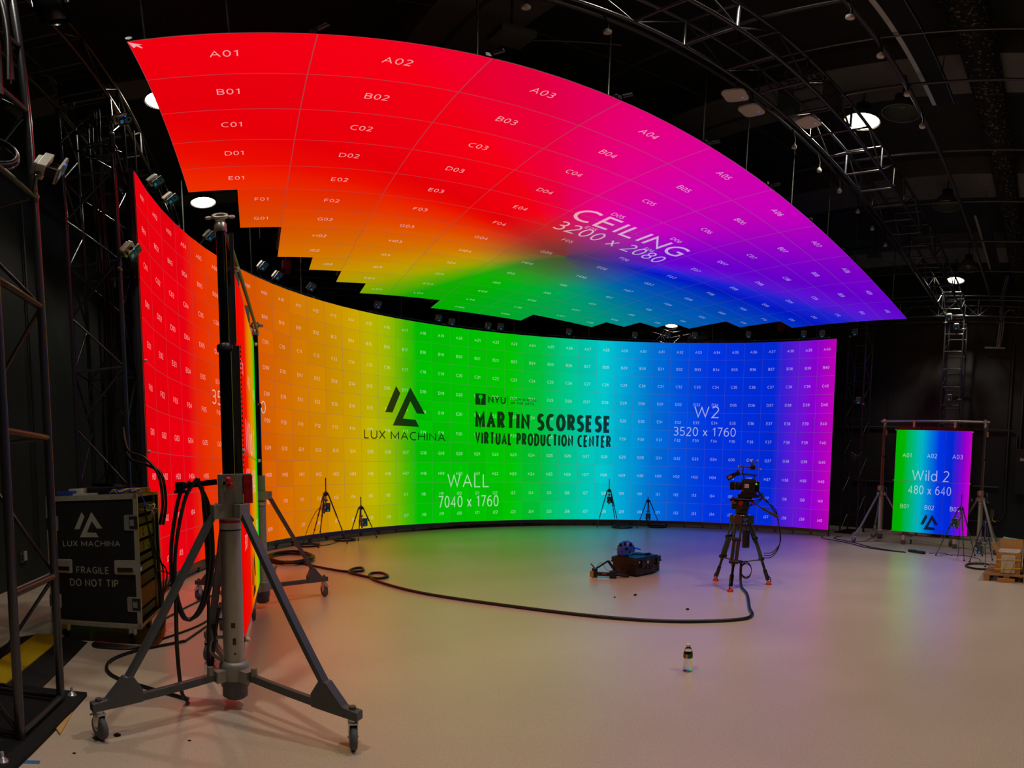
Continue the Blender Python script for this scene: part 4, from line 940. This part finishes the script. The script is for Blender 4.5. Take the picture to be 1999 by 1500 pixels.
for e in ((.02, 0, .225), (.1, -.06, .16), (-.12, -.03, .15), (-.14, 0, .09), (.12, .0, .08)): MB().ball(e, .011, 10).build('marker_ball', 'white_plastic', t)
MB().tube([(.05, -.09, .09), (.05, -.08, .02), (.03, -.03, .004), (.02, .03, .004)], .007, 6).tube([(-.06, -.09, .08), (-.05, -.07, .012), (.02, -.03, .006)], .007, 6).build('chin_strap', 'black_matte', t)
MB().rbox((-.09, 0, .03), (.05, .1, .06), .02).build('rear_pod', 'black_plastic', t)
cable('black cable lying across the lid of the hard case beside the helmet', [(4.75, 5.05, zt + .008), (4.82, 5.1, zt + .008), (4.9, 5.02, zt + .01), (4.97, 4.98, zt + .008)], .008)
tag(MB().rbox((4.98, 4.96, zt + .014), (.09, .03, .026), .008).tube([(4.94, 4.98, zt + .01), (5.03, 4.93, zt + .012)], .006, 6).build('microphone_clip', 'black_plastic'), 'small black clip at the far end of the hard case lid', 'clip')
t = thing('headset', 'black camera headset with straps lying on the floor beside the hard case', 'headset', (4.27, 5.0, 0), math.radians(-50))
MB().rbox((-.17, 0, .06), (.07, .09, .12), .02).build('side_pod', 'black_plastic', t, .004)
MB().box((-.2, -.05, .05), (.05, .008, .08)).build('pod_screen', 'rack_amber', t)
MB().rbox((.08, -.02, .05), (.09, .08, .1), .02).build('side_pod', 'black_plastic', t, .004)
MB().box((-.05, -.02, .05), (.2, .05, .05)).build('crossbar', 'black_plastic', t, .004)
MB().box((-.03, -.048, .06), (.06, .006, .02)).build('tally_tab', 'red_plastic', t)
MB().bar((-.17, .02, .1), (-.0, .05, .22), .05, .016).bar((-.0, .05, .22), (.1, .02, .1), .05, .016).build('head_strap', 'black_matte', t)
MB().tube(smooth_path([(.11, 0, .05), (.2, .02, .03), (.27, .08, .02), (.2, .16, .02), (.1, .14, .03)], 5), .017, 8).build('ear_loop', 'rubber', t)
MB().tube([(-.17, .03, .11), (-.24, .09, .16)], .009, 8).build('boom_arm', 'black_paint', t)
MB().tube(smooth_path([(-.16, .03, .12), (-.1, .1, .18), (-.03, .08, .1), (.05, .02, .07)], 5), .003, 5).build('cord', 'cable_black', t)
t = thing('water_bottle', 'clear plastic water bottle with a green label on the empty floor', 'bottle', (2.55, 2.13, 0))
MB().lathe([(0, .004), (.024, 0), (.031, .006), (.032, .02), (.03, .03), (.032, .04), (.0305, .055), (.0285, .075), (.03, .095), (.032, .102), (.032, .135), (.0315, .142), (.027, .16), (.018, .176), (.013, .183), (.013, .19), (0, .19)], 28).build('body', 'clear_plastic', t)
MB().lathe([(.0325, .103), (.0325, .134)], 28, caps=False).build('label', 'bottle_label', t)
for a0 in (.2, 3.4):
    b = MB()
    for k in range(4): 
        a = a0 + k * .12; b.box((.0328 * math.cos(a), .0328 * math.sin(a), .1185), (.0012, .0045, .03), Matrix.Rotation(a, 3, 'Z'))
    b.build('label_stripe', 'bottle_label_gold', t)
MB().lathe([(.0145, .185), (.0155, .187), (.0155, .2), (.014, .2025), (0, .2025)], 18).build('cap', 'cap_white', t)

# ------------------------------------------------------------------ road case
t = thing('road_case', 'black road case on casters lettered FRAGILE DO NOT TIP, open at its side', 'road case', (-1.30, 4.185, 0), math.radians(-4))
W2, D2, Z0, Z1 = .40, .33, .15, 1.245
MB().box((0, -D2 + .008, (Z0 + Z1) / 2), (.8, .016, Z1 - Z0)).build('front_panel', 'case_laminate', t)
MB().box((0, D2 - .008, (Z0 + Z1) / 2), (.8, .016, Z1 - Z0)).build('back_panel', 'case_laminate', t)
MB().box((-W2 + .008, 0, (Z0 + Z1) / 2), (.016, .62, Z1 - Z0)).build('side_panel', 'case_laminate', t)
MB().box((0, 0, Z1 - .008), (.8, .64, .016)).build('top_panel', 'case_laminate', t)
MB().box((0, 0, Z0 + .01), (.8, .64, .02)).build('bottom_panel', 'case_laminate', t)
for z in (Z0 + .02, Z1 - .018): MB().box((0, -D2 - .002, z), (.8, .008, .04)).box((0, -D2 + .012, z + (.02 if z > .5 else -.02)), (.8, .036, .004)).build('edge_trim', 'alu_trim', t)
for x in (-W2 + .014, W2 - .014): MB().box((x, -D2 - .002, (Z0 + Z1) / 2), (.028, .008, Z1 - Z0)).build('edge_trim', 'alu_trim', t)
for y in (-D2 + .012, D2 - .012): MB().box((W2 + .002, y, (Z0 + Z1) / 2), (.006, .024, Z1 - Z0)).build('edge_trim', 'alu_trim', t)
for z in (Z0 + .016, Z1 - .012): MB().box((W2 + .002, 0, z), (.006, .62, .022)).build('edge_trim', 'case_edge', t)
for k in range(10):
    for z in (Z0 + .02, Z1 - .018): MB().cyl((-.36 + .08 * k, -D2 - .005, z), (-.36 + .08 * k, -D2 - .009, z), .005, 6).build('rivet', 'chrome', t)
for x, z in ((W2 - .05, 1.02), (W2 - .05, .355), (-W2 + .05, 1.02), (-W2 + .05, .355)):
    l_ = MB().rbox((x, -D2 - .003, z), (.115, .008, .125), .012, 1).build('latch_dish', 'chrome', t, .002)
    MB().rbox((x + (.02 if x > 0 else -.02), -D2 - .007, z), (.07, .004, .1), .008, 1).build('latch_plate', 'black_paint', l_)
    MB().box((x + (.01 if x > 0 else -.01), -D2 - .011, z), (.035, .008, .05)).build('latch_wing', 'chrome', l_)
for x in (.287, -.27):
    l_ = MB().rbox((x, -D2 - .003, .66), (.185, .008, .118), .015, 1).build('handle_dish', 'alu_trim', t, .002)
    MB().box((x, -D2 - .007, .665), (.15, .004, .08)).build('handle_well', 'chrome', l_)
    MB().box((x, -D2 - .011, .64), (.13, .012, .035)).build('handle_bar', 'black_gloss', l_, .003)
def case_text(txt, x0, x1, z1, z0, wt=.14):
    P, F, _a = glyphs(txt, wt, (x1 - x0) / (z1 - z0))
    return MB().add([(x0 + p[0] * (x1 - x0), -D2 - .0012, z0 + p[1] * (z1 - z0)) for p in P], F).build('lettering', 'print_grey', t)
case_text('LUX MACHINA', -.257, .251, .878, .828, .15); case_text('FRAGILE', -.144, .146, .66, .602); case_text('DO NOT TIP', -.207, .221, .556, .492)
P, F = logo2d(); MB().add([(-.145 + x * .25, -D2 - .0012, .905 + y * .207) for x, y in P], F).build('logo', 'print_grey', t)
for x in (-.3, .3):
    for y in (-.23, .23):
        f = MB().box((x, y, .142), (.09, .09, .014)).box((x, y - .02, .1), (.05, .06, .06)).build('caster_fork', 'chrome', t)
        MB().lathe([(.01, -.018), (.045, -.018), (.05, -.01), (.05, .01), (.045, .018), (.01, .018)], 18, (x, y - .02, .05), Matrix.Rotation(PI / 2, 3, 'Y')).build('wheel', 'rubber', f)
RX = W2 - .03
MB().box((.1, 0, .7), (.02, .6, 1.0)).build('rack_back', 'rack_dark', t)
for sy in (-.27, .27): MB().box((RX, sy, .7), (.02, .025, 1.03)).build('rack_rail', 'rack_amber', t)
units = [(1.12, .1, 'rack_dark'), (1.02, .07, 'rack_dark'), (.92, .11, 'rack_metal'), (.80, .1, 'rack_metal'), (.70, .06, 'rack_dark'), (.62, .07, 'rack_metal'), (.52, .1, 'rack_dark'), (.37, .17, 'rack_amber'), (.235, .08, 'rack_dark')]
for k, (z, h, m_) in enumerate(units):
    u_ = MB().box((RX - .13, 0, z), (.25, .52, h - .012)).build('rack_unit', m_ if k != 7 else 'pallet_wood', t, .002)
    if k in (2, 3):
        for q in range(3):
            for r in range(2): MB().box((RX - .003, -.16 + .16 * q, z - .02 + .04 * r), (.004, .12, .028)).build('drive_bay', 'rack_metal', u_)
    MB().ball((RX, -.22, z), .006, 8).build('status_light', 'led_green' if k % 2 else 'led_blue', u_)
    if k == 5: MB().box((RX - .003, -.18, z), (.004, .06, .03)).build('status_screen', 'screen_glow_blue', u_)
random.seed(3)
for k in range(10):
    y0, y1 = random.uniform(-.2, .15), random.uniform(-.05, .22); z0 = 1.12 + random.uniform(-.04, .04)
    MB().tube(smooth_path([(RX - .01, y0, z0), (RX + .06, (y0 + y1) / 2, z0 + .02 - random.uniform(0, .06)), (RX + .03, y1, z0 - random.uniform(.02, .12))], 5), .005, 6).build('patch_cable', ('wire_white', 'wire_teal', 'wire_yellow', 'wire_white', 'wire_yellow')[k % 5], t)
# things on the road case
zt = 1.2475
t = thing('laptop_bag', 'folded black padded bag lying on top of the road case', 'bag', (-1.28, 4.17, zt), .25)
MB().rbox((0, 0, .035), (.3, .24, .06), .03, 2).rbox((.02, .0, .075), (.27, .2, .03), .03, 2, Matrix.Rotation(.12, 3, 'Y')).build('body', 'black_matte', t, .012)
MB().box((-.02, -.09, .095), (.2, .05, .008), Matrix.Rotation(.1, 3, 'Y')).build('flap', 'black_plastic', t)
tag(MB().rbox((-1.56, 3.96, zt + .02), (.16, .08, .04), .008).build('storage_box', 'blue_plastic'), 'small blue plastic box on the front edge of the road case', 'box')
tag(MB().rbox((-1.49, 4.05, zt + .03), (.14, .12, .055), .02).build('tissue_pack', 'white_plastic'), 'crumpled white pack on the road case behind the blue box', 'pack')
tag(MB().box((-1.38, 3.93, zt + .008), (.2, .07, .016)).build('notebook', 'sticker_white'), 'flat white leaflet on the front edge of the road case', 'leaflet')
random.seed(11)
for k, (m_, lab) in enumerate((('wire_blue', 'blue network cable heaped on the front corner of the road case'), ('wire_yellow', 'yellow patch cable among the blue cables on the road case'), ('wire_blue', 'second blue network cable trailing over the road case edge'))):
    pts = [(-1.18 + .035 * i, 3.95 + .05 * math.sin(i * 1.7 + k) + .03 * k, zt + .012 + .012 * ((i + k) % 3)) for i in range(8)]
    if k == 2: pts += [(-.9, 3.86, zt + .01), (-.865, 3.85, zt - .06), (-.86, 3.84, zt - .1)]
    cable(lab, pts, .006, m_, group='cables on the road case')
b = MB(); 
tag(MB().rbox((-1.02, 4.3, zt + .02), (.2, .2, .04), .03).build('cable_pouch', 'case_edge'), 'flat tan pouch at the back corner of the road case top', 'pouch')

# ------------------------------------------------------------------ cardboard, pallet, things by the dark wall
t = thing('pallet', 'low wooden pallet carrying the open cardboard box', 'pallet', (7.98, .46, 0))
for y in (-.3, 0, .3): MB().box((0, y, .045), (1.0, .09, .09)).build('stringer', 'pallet_wood', t)
for k in range(6): MB().box((-.44 + .176 * k, 0, .1), (.12, .72, .02)).build('deck_board', 'pallet_wood', t)
t = thing('cardboard_box', 'open cardboard box of bubble wrap bound with yellow straps on the pallet', 'box', (7.83, .45, .11))
b = MB()
for d_ in ((0, -.185, .5, .008), (0, .185, .5, .008), (-.25, 0, .008, .37), (.25, 0, .008, .37)): b.box((d_[0], d_[1], .16), (d_[2], d_[3], .32))
b.box((0, 0, .004), (.5, .37, .008)); b.build('carton', 'cardboard', t)
MB().box((.3, 0, .40), (.008, .37, .2), Matrix.Rotation(.35, 3, 'Y')).build('flap', 'cardboard', t)
MB().box((0, .235, .39), (.5, .008, .17), Matrix.Rotation(-.55, 3, 'X')).build('flap', 'cardboard', t)
b = MB(); b.rbox((-.258, 0, .15), (.02, .22, .28), .02, 0); b.rbox((0, 0, .3), (.46, .34, .08), .05); b.build('bubble_wrap', 'bubble_wrap', t, .008)
for z0_, z1_ in ((.22, .23), (.07, .1)): MB().bar((-.275, .2, z0_), (-.275, -.2, z1_), .012, .002, (1, 0, 0)).build('strap', 'yellow_strap', t)
for y0_, y1_ in ((.08, .03), (-.02, -.12)): MB().bar((-.277, y0_, .0), (-.277, y1_, .23), .002, .012, (1, 0, 0)).build('strap', 'yellow_strap', t)
MB().box((7.44, .46, .03), (.04, .26, .06)).build('cardboard_offcut', 'cardboard')
o = bpy.data.objects['cardboard_offcut']; tag(o, 'flat cardboard strip leaning on the near end of the pallet', 'cardboard')
t = thing('carton', 'tall brown carton half cut off beside the strapped cardboard box', 'box', (7.72, .1, 0), .1)
MB().box((0, 0, .3), (.3, .24, .6)).build('body', 'cardboard', t); MB().box((0, .122, .3), (.3, .004, .05)).build('tape', 'black_matte', t)
tag(MB().box((8.62, .5, .54), (.3, .26, .05), Matrix.Rotation(.1, 3, 'X')).build('teal_carton', 'teal_card'), 'flat teal carton behind the strapped cardboard box', 'box')
tag(MB().box((8.62, .48, .26), (.34, .3, .51)).build('brown_carton', 'cardboard'), 'brown carton hidden behind the strapped box, under the teal carton', 'box')
t = thing('electrical_cabinet', 'dark grey electrical cabinet with a warning sticker on the dark wall', 'cabinet', (XR - .045, .35, 0))
MB().box((-.1, 0, 2.0), (.2, .96, 1.35)).build('enclosure', 'wall_black', t, .01); MB().box((-.205, 0, 2.0), (.012, .9, 1.29)).build('door', 'wall_black', t)
MB().box((-.213, .29, 2.37), (.004, .14, .1)).build('warning_sticker', 'sticker_white', t); MB().box((-.2155, .29, 2.405), (.002, .13, .03)).build('warning_band', 'red_plastic', t)
t = thing('wall_box', 'wide black box with a white tag on the dark wall behind the mast stand', 'box', (XR, 1.9, 0)); MB().box((-.08, 0, 1.05), (.16, .5, .26)).build('enclosure', 'black_paint', t, .006); MB().box((-.163, .17, 1.08), (.004, .05, .06)).build('tag', 'sticker_white', t)
t = thing('outlet_box', 'small clear bagged outlet with yellow plug on the dark wall above the pallet', 'outlet', (XR, 1.45, 0)); MB().rbox((-.04, 0, .72), (.08, .12, .24), .02, 0).build('cover', 'conduit_bright', t, .006); MB().tube(smooth_path([(-.05, 0, .6), (-.07, -.03, .5), (-.06, -.12, .48)], 5), .02, 8).build('plug', 'wire_yellow', t)
for pts, lab in (([(14.9, YB, 3.22), (14.9, .95, 3.22), (14.9, .85, 3.1), (14.9, .84, 2.7)], 'black wall conduit running level above the small video panel'), ([(14.92, 5.9, 1.5), (14.92, 1.3, 1.5)], 'thin black wall conduit behind the small video panel'), ([(14.9, 1.1, 5.9), (14.9, 1.1, .75), (14.9, 1.2, .5), (14.9, 3.2, .4)], 'black wall conduit dropping beside the electrical cabinet and bending at the floor'), ([(14.9, .74, 5.2), (14.9, .74, 2.68)], 'black wall conduit entering the top of the electrical cabinet'), ([(14.9, .6, 5.2), (14.9, .6, 2.68)], 'second conduit into the top of the cabinet, nearer the corner')):
    tag(MB().tube(smooth_path(pts, 1), .028, 8).build('wall_conduit', 'conduit'), lab, 'conduit', 'conduits on the dark wall')
t = thing('cable_drop', 'bundle of white and blue cables hanging down the dark wall to a steel bar', 'cable bundle', (14.72, 1.5, 0))
random.seed(5)
for k in range(7):
    y = random.uniform(-.06, .06)
    MB().tube(smooth_path([(.0, y - .1, 8.2), (random.uniform(-.03, .03), y + .02, 7.3), (random.uniform(-.03, .03), y + .0, 6.6), (0, y + .05, 5.76)], 6), .011, 6).build('cable', ('wire_white', 'wire_white', 'wire_blue', 'conduit_bright', 'wire_white', 'conduit_bright', 'wire_blue')[k], t)
MB().tube(smooth_path([(0, .02, 5.76), (0, -.06, 6.3), (0, -.06, 6.8), (0, -.2, 7.0), (.0, -.36, 6.98)], 6), .012, 6).build('cable', 'wire_yellow', t)
MB().box((0, .15, 5.74), (.04, .6, .05)).box((.1, .15, 5.74), (.2, .04, .04)).build('bar', 'steel', t)
t = thing('wall_outlet', 'pair of white and grey wall outlets low on the grey wall behind the truss tower', 'outlet', (XL, 6.12, .38))
MB().box((.012, -.06, 0), (.024, .09, .13)).build('outlet_plate', 'conduit_bright', t); MB().box((.012, .05, .01), (.024, .08, .13)).build('outlet_plate', 'sticker_white', t); MB().box((.026, -.06, 0), (.004, .04, .08)).build('socket', 'black_matte', t)
tag(MB().tube([(XL + .05, 6.6, .45), (XL + .05, 6.6, 6.0)], .02, 8).build('wall_conduit', 'conduit'), 'black conduit running up the grey wall beside the outlets', 'conduit')
tag(MB().tube([(XL + .1, 11.2, 6.1), (XL + .1, 11.2, 8.5)], .05, 10).build('vent_pipe', 'conduit_bright'), 'short grey vertical pipe high on the grey wall behind the truss tower', 'pipe')

# chain hoists over the wall
for x, y, lab in ((.76, 10.3, 'red chain hoist in the gap above the orange video wall'), (12.34, 7.26, 'red chain hoist in the gap above the magenta video wall')):
    t = thing('chain_hoist', lab, 'hoist', (x, y, 5.85), 0, 'red chain hoists')
    MB().rbox((0, 0, .13), (.2, .26, .2), .04, 2).rbox((.02, .05, .02), (.12, .16, .1), .03).build('body', 'hoist_red', t, .01)
    MB().tube([(0, 0, .2), (0, 0, 8.5 - 5.85)], .012, 6).ring((0, 0, .27), .03, .01, (1, 0, 0), 12, 6).build('chain', 'steel', t)

# ------------------------------------------------------------------ floor things at the near corner
t = thing('cable_ramp', 'black cable ramp with a bright yellow lid beside the road case', 'cable ramp', (-1.70, 3.28, 0), math.radians(2.5))
MB().prism([(-.33, .0), (.33, 0), (.13, .045), (-.13, .045)], -.57, .57, 1).build('base', 'rubber', t)
MB().box((0, 0, .05), (.25, 1.13, .01)).build('lid', 'yellow_ramp', t)
tag(MB().prism([(0, 0), (.05, -.06), (.01, .22)], 0, .012, 2, (-1.035, 2.31, 0)).build('plywood_shim', 'plywood'), 'bare plywood wedge sticking out from under the black base plate', 'wood')
tag(MB().box((-1.0, 1.945, .001), (.075, .03, .002), Matrix.Rotation(.3, 3, 'Z')).build('tape_piece', 'blue_tape'), 'piece of blue tape on the floor at the base plate corner', 'tape')
random.seed(9)
for (x, y), lab, r in zip(((-.705, 2.319), (-.346, 2.31), (-.849, 2.086), (3.829, 3.226), (3.863, 4.03), (3.613, 4.096)), ('crumpled black tape scrap beside the nearest caster', 'tiny black sliver on the floor below the nearest mast', 'tiny black sliver on the floor near the base plate corner', 'small black scrap on the floor in front of the camera tripod', 'flat dark scrap on the floor before the hard case', 'smallest dark scrap on the floor before the hard case'), (.016, .007, .007, .018, .02, .012)):
    b = MB(); n = 9
    b.ball((x, y, r * .45), r, 8, sc=(1.2, .8, .5)); b.v = [(v[0] + random.uniform(-.3, .3) * r, v[1] + random.uniform(-.3, .3) * r, max(0, v[2])) for v in b.v]
    tag(b.build('tape_scrap', 'black_matte'), lab, 'scrap', 'scraps on the floor')

# ------------------------------------------------------------------ cables
def zz0(P, r): return [(p[0], p[1], r if len(p) < 3 else p[2]) for p in P]
main = [(5.2, 3.52, .3), (5.17, 3.5, .12), (5.08, 3.42, .02), (4.8, 3.15), (4.29, 2.78), (4.06, 2.6), (3.84, 2.615), (3.42, 2.95), (3.03, 3.43), (2.446, 4.31), (1.8, 5.26), (1.5, 6.0), (1.47, 6.35), (1.54, 6.55), (1.68, 6.54), (1.7, 6.28), (1.53, 6.2), (1.35, 6.49), (1.26, 6.72), (1.36, 6.95), (1.5, 7.0), (1.47, 6.78), (1.26, 6.75), (1.02, 7.04), (.7, 7.55), (.48, 7.83)]
cable('thick black cable snaking over the floor from the camera tripod to a coil', zz0(main, .017), .017)
b = MB(); random.seed(2)
P = []
for i in range(5 * 24): a = 2 * PI * i / 24; k = i // 24; P.append((.55 + (.33 + .03 * ((k * 7) % 5) / 2) * math.cos(a), 8.05 + (.5 + .03 * ((k * 3) % 5) / 2) * math.sin(a), .018 + .012 * k + .008 * math.sin(a * 3 + k)))
b.tube(P, .016, 6); tag(b.build('cable_coil', 'cable_black'), 'coil of thick black cable on the floor before the orange video wall', 'cable coil')
hang = [(-.43, 2.68, 1.31)]
cable('black cable looped in a long ring over the arm of the nearest mast', [(-.34, 2.66, 1.33), (-.40, 2.65, 1.26), (-.455, 2.66, 1.0), (-.46, 2.67, .78), (-.42, 2.68, .6), (-.385, 2.69, .565), (-.32, 2.7, .6), (-.26, 2.7, .74), (-.235, 2.7, .95), (-.25, 2.68, 1.2), (-.31, 2.66, 1.335)], .011, group='cables on the nearest mast')
cable('second black cable ring hanging inside the first on the mast arm', [(-.3, 2.65, 1.345), (-.37, 2.64, 1.24), (-.43, 2.65, .98), (-.44, 2.66, .75), (-.4, 2.67, .585), (-.35, 2.68, .58), (-.29, 2.69, .7), (-.25, 2.69, .95), (-.27, 2.67, 1.22), (-.3, 2.65, 1.345)], .011, group='cables on the nearest mast')
cable('black cable dropping from the mast arm to the floor and curling past the caster', [(-.44, 2.66, .75), (-.45, 2.68, .4), (-.44, 2.72, .1), (-.42, 2.8, .02), (-.5, 2.86, .013), (-.7, 2.97, .013), (-.95, 3.12, .013), (-1.06, 3.3, .013), (-1.05, 3.5, .013), (-.9, 3.72, .013), (-.6, 3.95, .013)], .012, group='cables on the nearest mast')
cable('black cable hanging straight down beside the silver mast tube', [(-.28, 2.68, 1.3), (-.27, 2.72, .9), (-.275, 2.73, .5), (-.285, 2.73, .29), (-.265, 2.73, .27), (-.25, 2.74, .4), (-.215, 2.74, .62)], .01, group='cables on the nearest mast')
for k, (dx, dz) in enumerate(((0, 0), (.03, -.07))):
    cable(('black cable arching from the truss tower down over the road case', 'second black cable arching beside the first over the road case')[k], [(-1.3, 4.95, 1.9), (-1.22, 4.8, 1.66 + dz), (-1.0 + dx, 4.55, 1.56 + dz), (-.86 + dx, 4.45, 1.4), (-.82 + dx, 4.4, 1.15), (-.85 + dx, 4.38, .95)], .014, group='cables arching over the road case')
random.seed(4)
for k in range(5):
    y = 4.0 + .08 * k; pts = [(-.9, y, .95 - .15 * k + .2), (-.84 + .02 * k, y + .02, .7 - .05 * k), (-.8 - .01 * k, y + .05, .3), (-.83, y + .03, .05), (-.95 + .03 * k, 3.75 + .02 * k, .012), (-1.25, 3.72 + .02 * k, .012 + .004 * k), (-1.5, 3.95 + .02 * k, .015)]
    pts[-1] = (-1.33, 3.78 + .01 * k, .013)
    cable('%s cable spilling from the open side of the road case to the floor' % ('topmost black', 'second black', 'middle black', 'fourth black', 'lowest red')[k], pts, .007, 'wire_red' if k == 4 else 'cable_black', group='cables spilling from the road case')
for k, pts in enumerate(([(-.8, 4.0), (-.5, 4.5), (-.35, 5.2), (-.5, 6.0), (-.75, 6.5)], [(-.9, 4.6), (-.7, 5.2), (-.4, 5.9), (-.2, 6.6), (.05, 7.2)], [(-.6, 3.95), (-.4, 4.6), (-.1, 5.6), (.2, 6.8), (.3, 7.5)])):
    cable('thin dark cable %s on the floor behind the nearest mast' % ('bending along the red wall', 'running to the wall base', 'running to the cable coil')[k], zz0(pts, .009), .009, group='cables on the floor behind the mast')
def coil(x, y, r, lab, n=3, ry=None):
    P = [(x + (r + .02 * (i // 18)) * math.cos(2 * PI * i / 18), y + (ry or r) * math.sin(2 * PI * i / 18), .01 + .009 * (i // 18)) for i in range(18 * n)]
    tag(MB().tube(P, .009, 6).build('cable_coil', 'cable_black'), lab, 'cable coil', 'small cable coils under the tripods')
coil(1.0, 9.6, .2, 'tangled dark cable coil beside the taller tripod at the orange wall'); coil(1.85, 10.25, .2, 'dark cable coil between the two tripods at the yellow wall')
coil(8.9, 9.85, .26, 'dark cable coil under the taller tripod at the cyan wall'); coil(9.8, 9.42, .24, 'dark cable coil under the shorter tripod at the blue wall'); coil(8.8, .98, .3, 'dark cable coil beside the short tripod near the pallet')
cable('thin dark cable hanging from the taller tripod to its coil at the orange wall', [(1.37, 9.6, .8), (1.2, 9.6, .7), (1.05, 9.58, .45), (.95, 9.55, .2), (.9, 9.6, .012)], .006)
cable('thin cable on the floor linking the coils at the yellow wall', zz0([(1.2, 9.55), (1.45, 9.7), (1.6, 9.95), (1.7, 10.15)], .007), .007)
pw = thing('power_strip', 'black power strip lying among cables before the small video panel', 'power strip', (10.05, 2.5, 0), math.radians(-25))
MB().rbox((0, 0, .025), (.09, .42, .05), .02).build('body', 'black_plastic', pw, .004)
for k in range(4): MB().box((0, -.15 + .1 * k, .054), (.045, .06, .01)).build('socket', 'blue_plastic' if k % 2 else 'black_matte', pw)
cable('black cable curving over the floor from the magenta wall end to the power strip', zz0([(11.6, 5.35), (11.1, 5.15), (10.85, 4.6), (10.5, 4.1), (10.14, 3.66), (9.95, 3.1), (9.93, 2.7)], .01), .01)
cable('second black cable beside the one from the magenta wall end', zz0([(12.0, 5.0), (11.35, 4.95), (10.98, 4.45), (10.6, 3.95), (10.25, 3.55), (10.02, 3.0), (10.0, 2.75)], .01), .01)
cable('thin dark cable from the power strip to the tripod by the small video panel', zz0([(10.1, 2.25), (10.3, 2.0), (10.1, 1.8), (9.9, 1.62)], .006) + [(9.88, 1.6, .3), (9.86, 1.6, .6)], .006)
cable('thin dark cable along the floor between the tripods by the pallet', zz0([(10.0, 2.0), (10.2, 1.6), (9.9, 1.2), (9.5, 1.1)], .006), .006)
for k in range(3):
    cable('%s thin cable drooping from the cinema camera back to the tripod leg' % ('first', 'second', 'third')[k], [(5.31, 3.37, 1.2 - .03 * k), (5.36, 3.31, 1.1 + .02 * k), (5.43, 3.19, 1.0 - .03 * k), (5.465, 3.14, .78), (5.475 - .01 * k, 3.12, .58 - .02 * k), (5.42, 3.2, .45 - .03 * k), (5.38, 3.3, .43 - .03 * k)], .0055, group='cables of the cinema camera')
for k in range(4):
    cable('%s thin cable bunched behind the cinema camera body' % ('first', 'second', 'third', 'fourth')[k], [(5.29, 3.4, 1.2 + .02 * k), (5.34 + .01 * k, 3.33, 1.2 - .03 * k), (5.33, 3.35 - .01 * k, 1.12), (5.3, 3.4, 1.1 - .02 * k), (5.25, 3.47, 1.02)], .004, group='cables bunched behind the cinema camera')
for k in range(4):
    cable('%s thin cable running down the far leg of the camera tripod' % ('first', 'second', 'third', 'fourth')[k], [(5.22 + .01 * k, 3.5, .9), (5.27 + .012 * k, 3.46 - .01 * k, .74 - .04 * k), (5.31, 3.43 - .02 * k, .6), (5.36 + .01 * k, 3.38, .5), (5.39, 3.36 - .01 * k, .38)], .0055, group='cables on the camera tripod leg')
P = [(5.255 + .0 * i + .055 * math.cos(2 * PI * i / 20) * .56, 3.475 - .83 * .055 * math.cos(2 * PI * i / 20) * 1.3, .2 + (.085 + .012 * (i // 20)) * math.sin(2 * PI * i / 20)) for i in range(60)]
tag(MB().tube(P, .005, 6).tube([(5.25, 3.48, .28), (5.22, 3.52, .31)], .004, 5).build('cable_coil', 'cable_black'), 'thin black cable coil hung under the spreader of the camera tripod', 'cable coil')
# cables on the truss towers
def ring_coil(c, r, ax, lab, n=6):
    z = Vector(ax).normalized(); x = z.orthogonal().normalized(); y = z.cross(x); random.seed(int(c[2] * 100))
    b = MB()
    for k in range(n):
        rr = r * random.uniform(.85, 1.1); o = Vector(c) + z * random.uniform(-.03, .03)
        b.tube([o + (x * math.cos(2 * PI * i / 20) + y * math.sin(2 * PI * i / 20)) * rr for i in range(20)], .008, 5, closed=True)
    tag(b.build('cable_coil', 'cable_black'), lab, 'cable coil', 'cable coils on the truss towers')
ring_coil((-1.2, 2.3, 3.4), .14, (.8, -.6, .2), 'coil of black cable tied to the nearest truss tower below its cable bundle')
ring_coil((-1.42, 5.02, 5.42), .17, (.2, -.9, .3), 'coil of black cable tied near the top of the tower beside the red wall end')
t = thing('cable_bundle', 'thick bundle of black cables hanging inside the tower beside the red wall end', 'cable bundle', (-1.56, 5.3, 0)); random.seed(8)
for k in range(9):
    y, x = random.uniform(-.08, .08), random.uniform(-.12, .12)
    MB().tube(smooth_path([(x, y, 6.4), (x + random.uniform(-.05, .05), y, 4.8), (x + random.uniform(-.06, .06), y, 3.2), (x + random.uniform(-.05, .05), y, 1.8), (x + random.uniform(-.1, .1), y, 1.0)], 5), .011, 6).build('cable', 'cable_black', t)
t = thing('cable_bundle', 'thick bundle of black cables draped down from the top of the nearest truss tower', 'cable bundle', (0, 0, 0)); random.seed(6)
for k in range(8):
    x, y = -1.12 + random.uniform(-.1, .06), 2.3 + random.uniform(-.16, .16)
    MB().tube(smooth_path([(x - .25, y, 6.9), (x - .1, y + .02, 6.2), (x, y, 5.4), (x + random.uniform(-.03, .03), y, 4.7), (x, y + random.uniform(-.05, .05), 4.1 - random.uniform(0, .3))], 5), .018 if k < 3 else .011, 7).build('cable', 'cable_black', t)
t = thing('spotlight', 'black cylindrical spotlight hanging beside the top of the nearest truss tower', 'spotlight', (-1.08, 3.15, 5.75), .1)
RS = Matrix.Rotation(.5, 3, 'X')
MB().lathe([(.09, 0), (.1, .01), (.1, .3), (.08, .42), (.05, .46)], 20, (0, 0, 0), RS, caps=False).build('barrel', 'black_gloss', t)
MB().lathe([(0, .02), (.09, .02)], 20, (0, 0, 0), RS, caps=False).build('lens', 'lens_glass', t)
MB().tube([(-.11, -.1, .2), (-.12, -.1, .5), (0, -.12, .62), (.12, -.1, .5), (.11, -.1, .2)], .01, 6).tube([(0, -.12, .62), (-.2, -.12, .72)], .014, 6).build('yoke', 'black_paint', t)
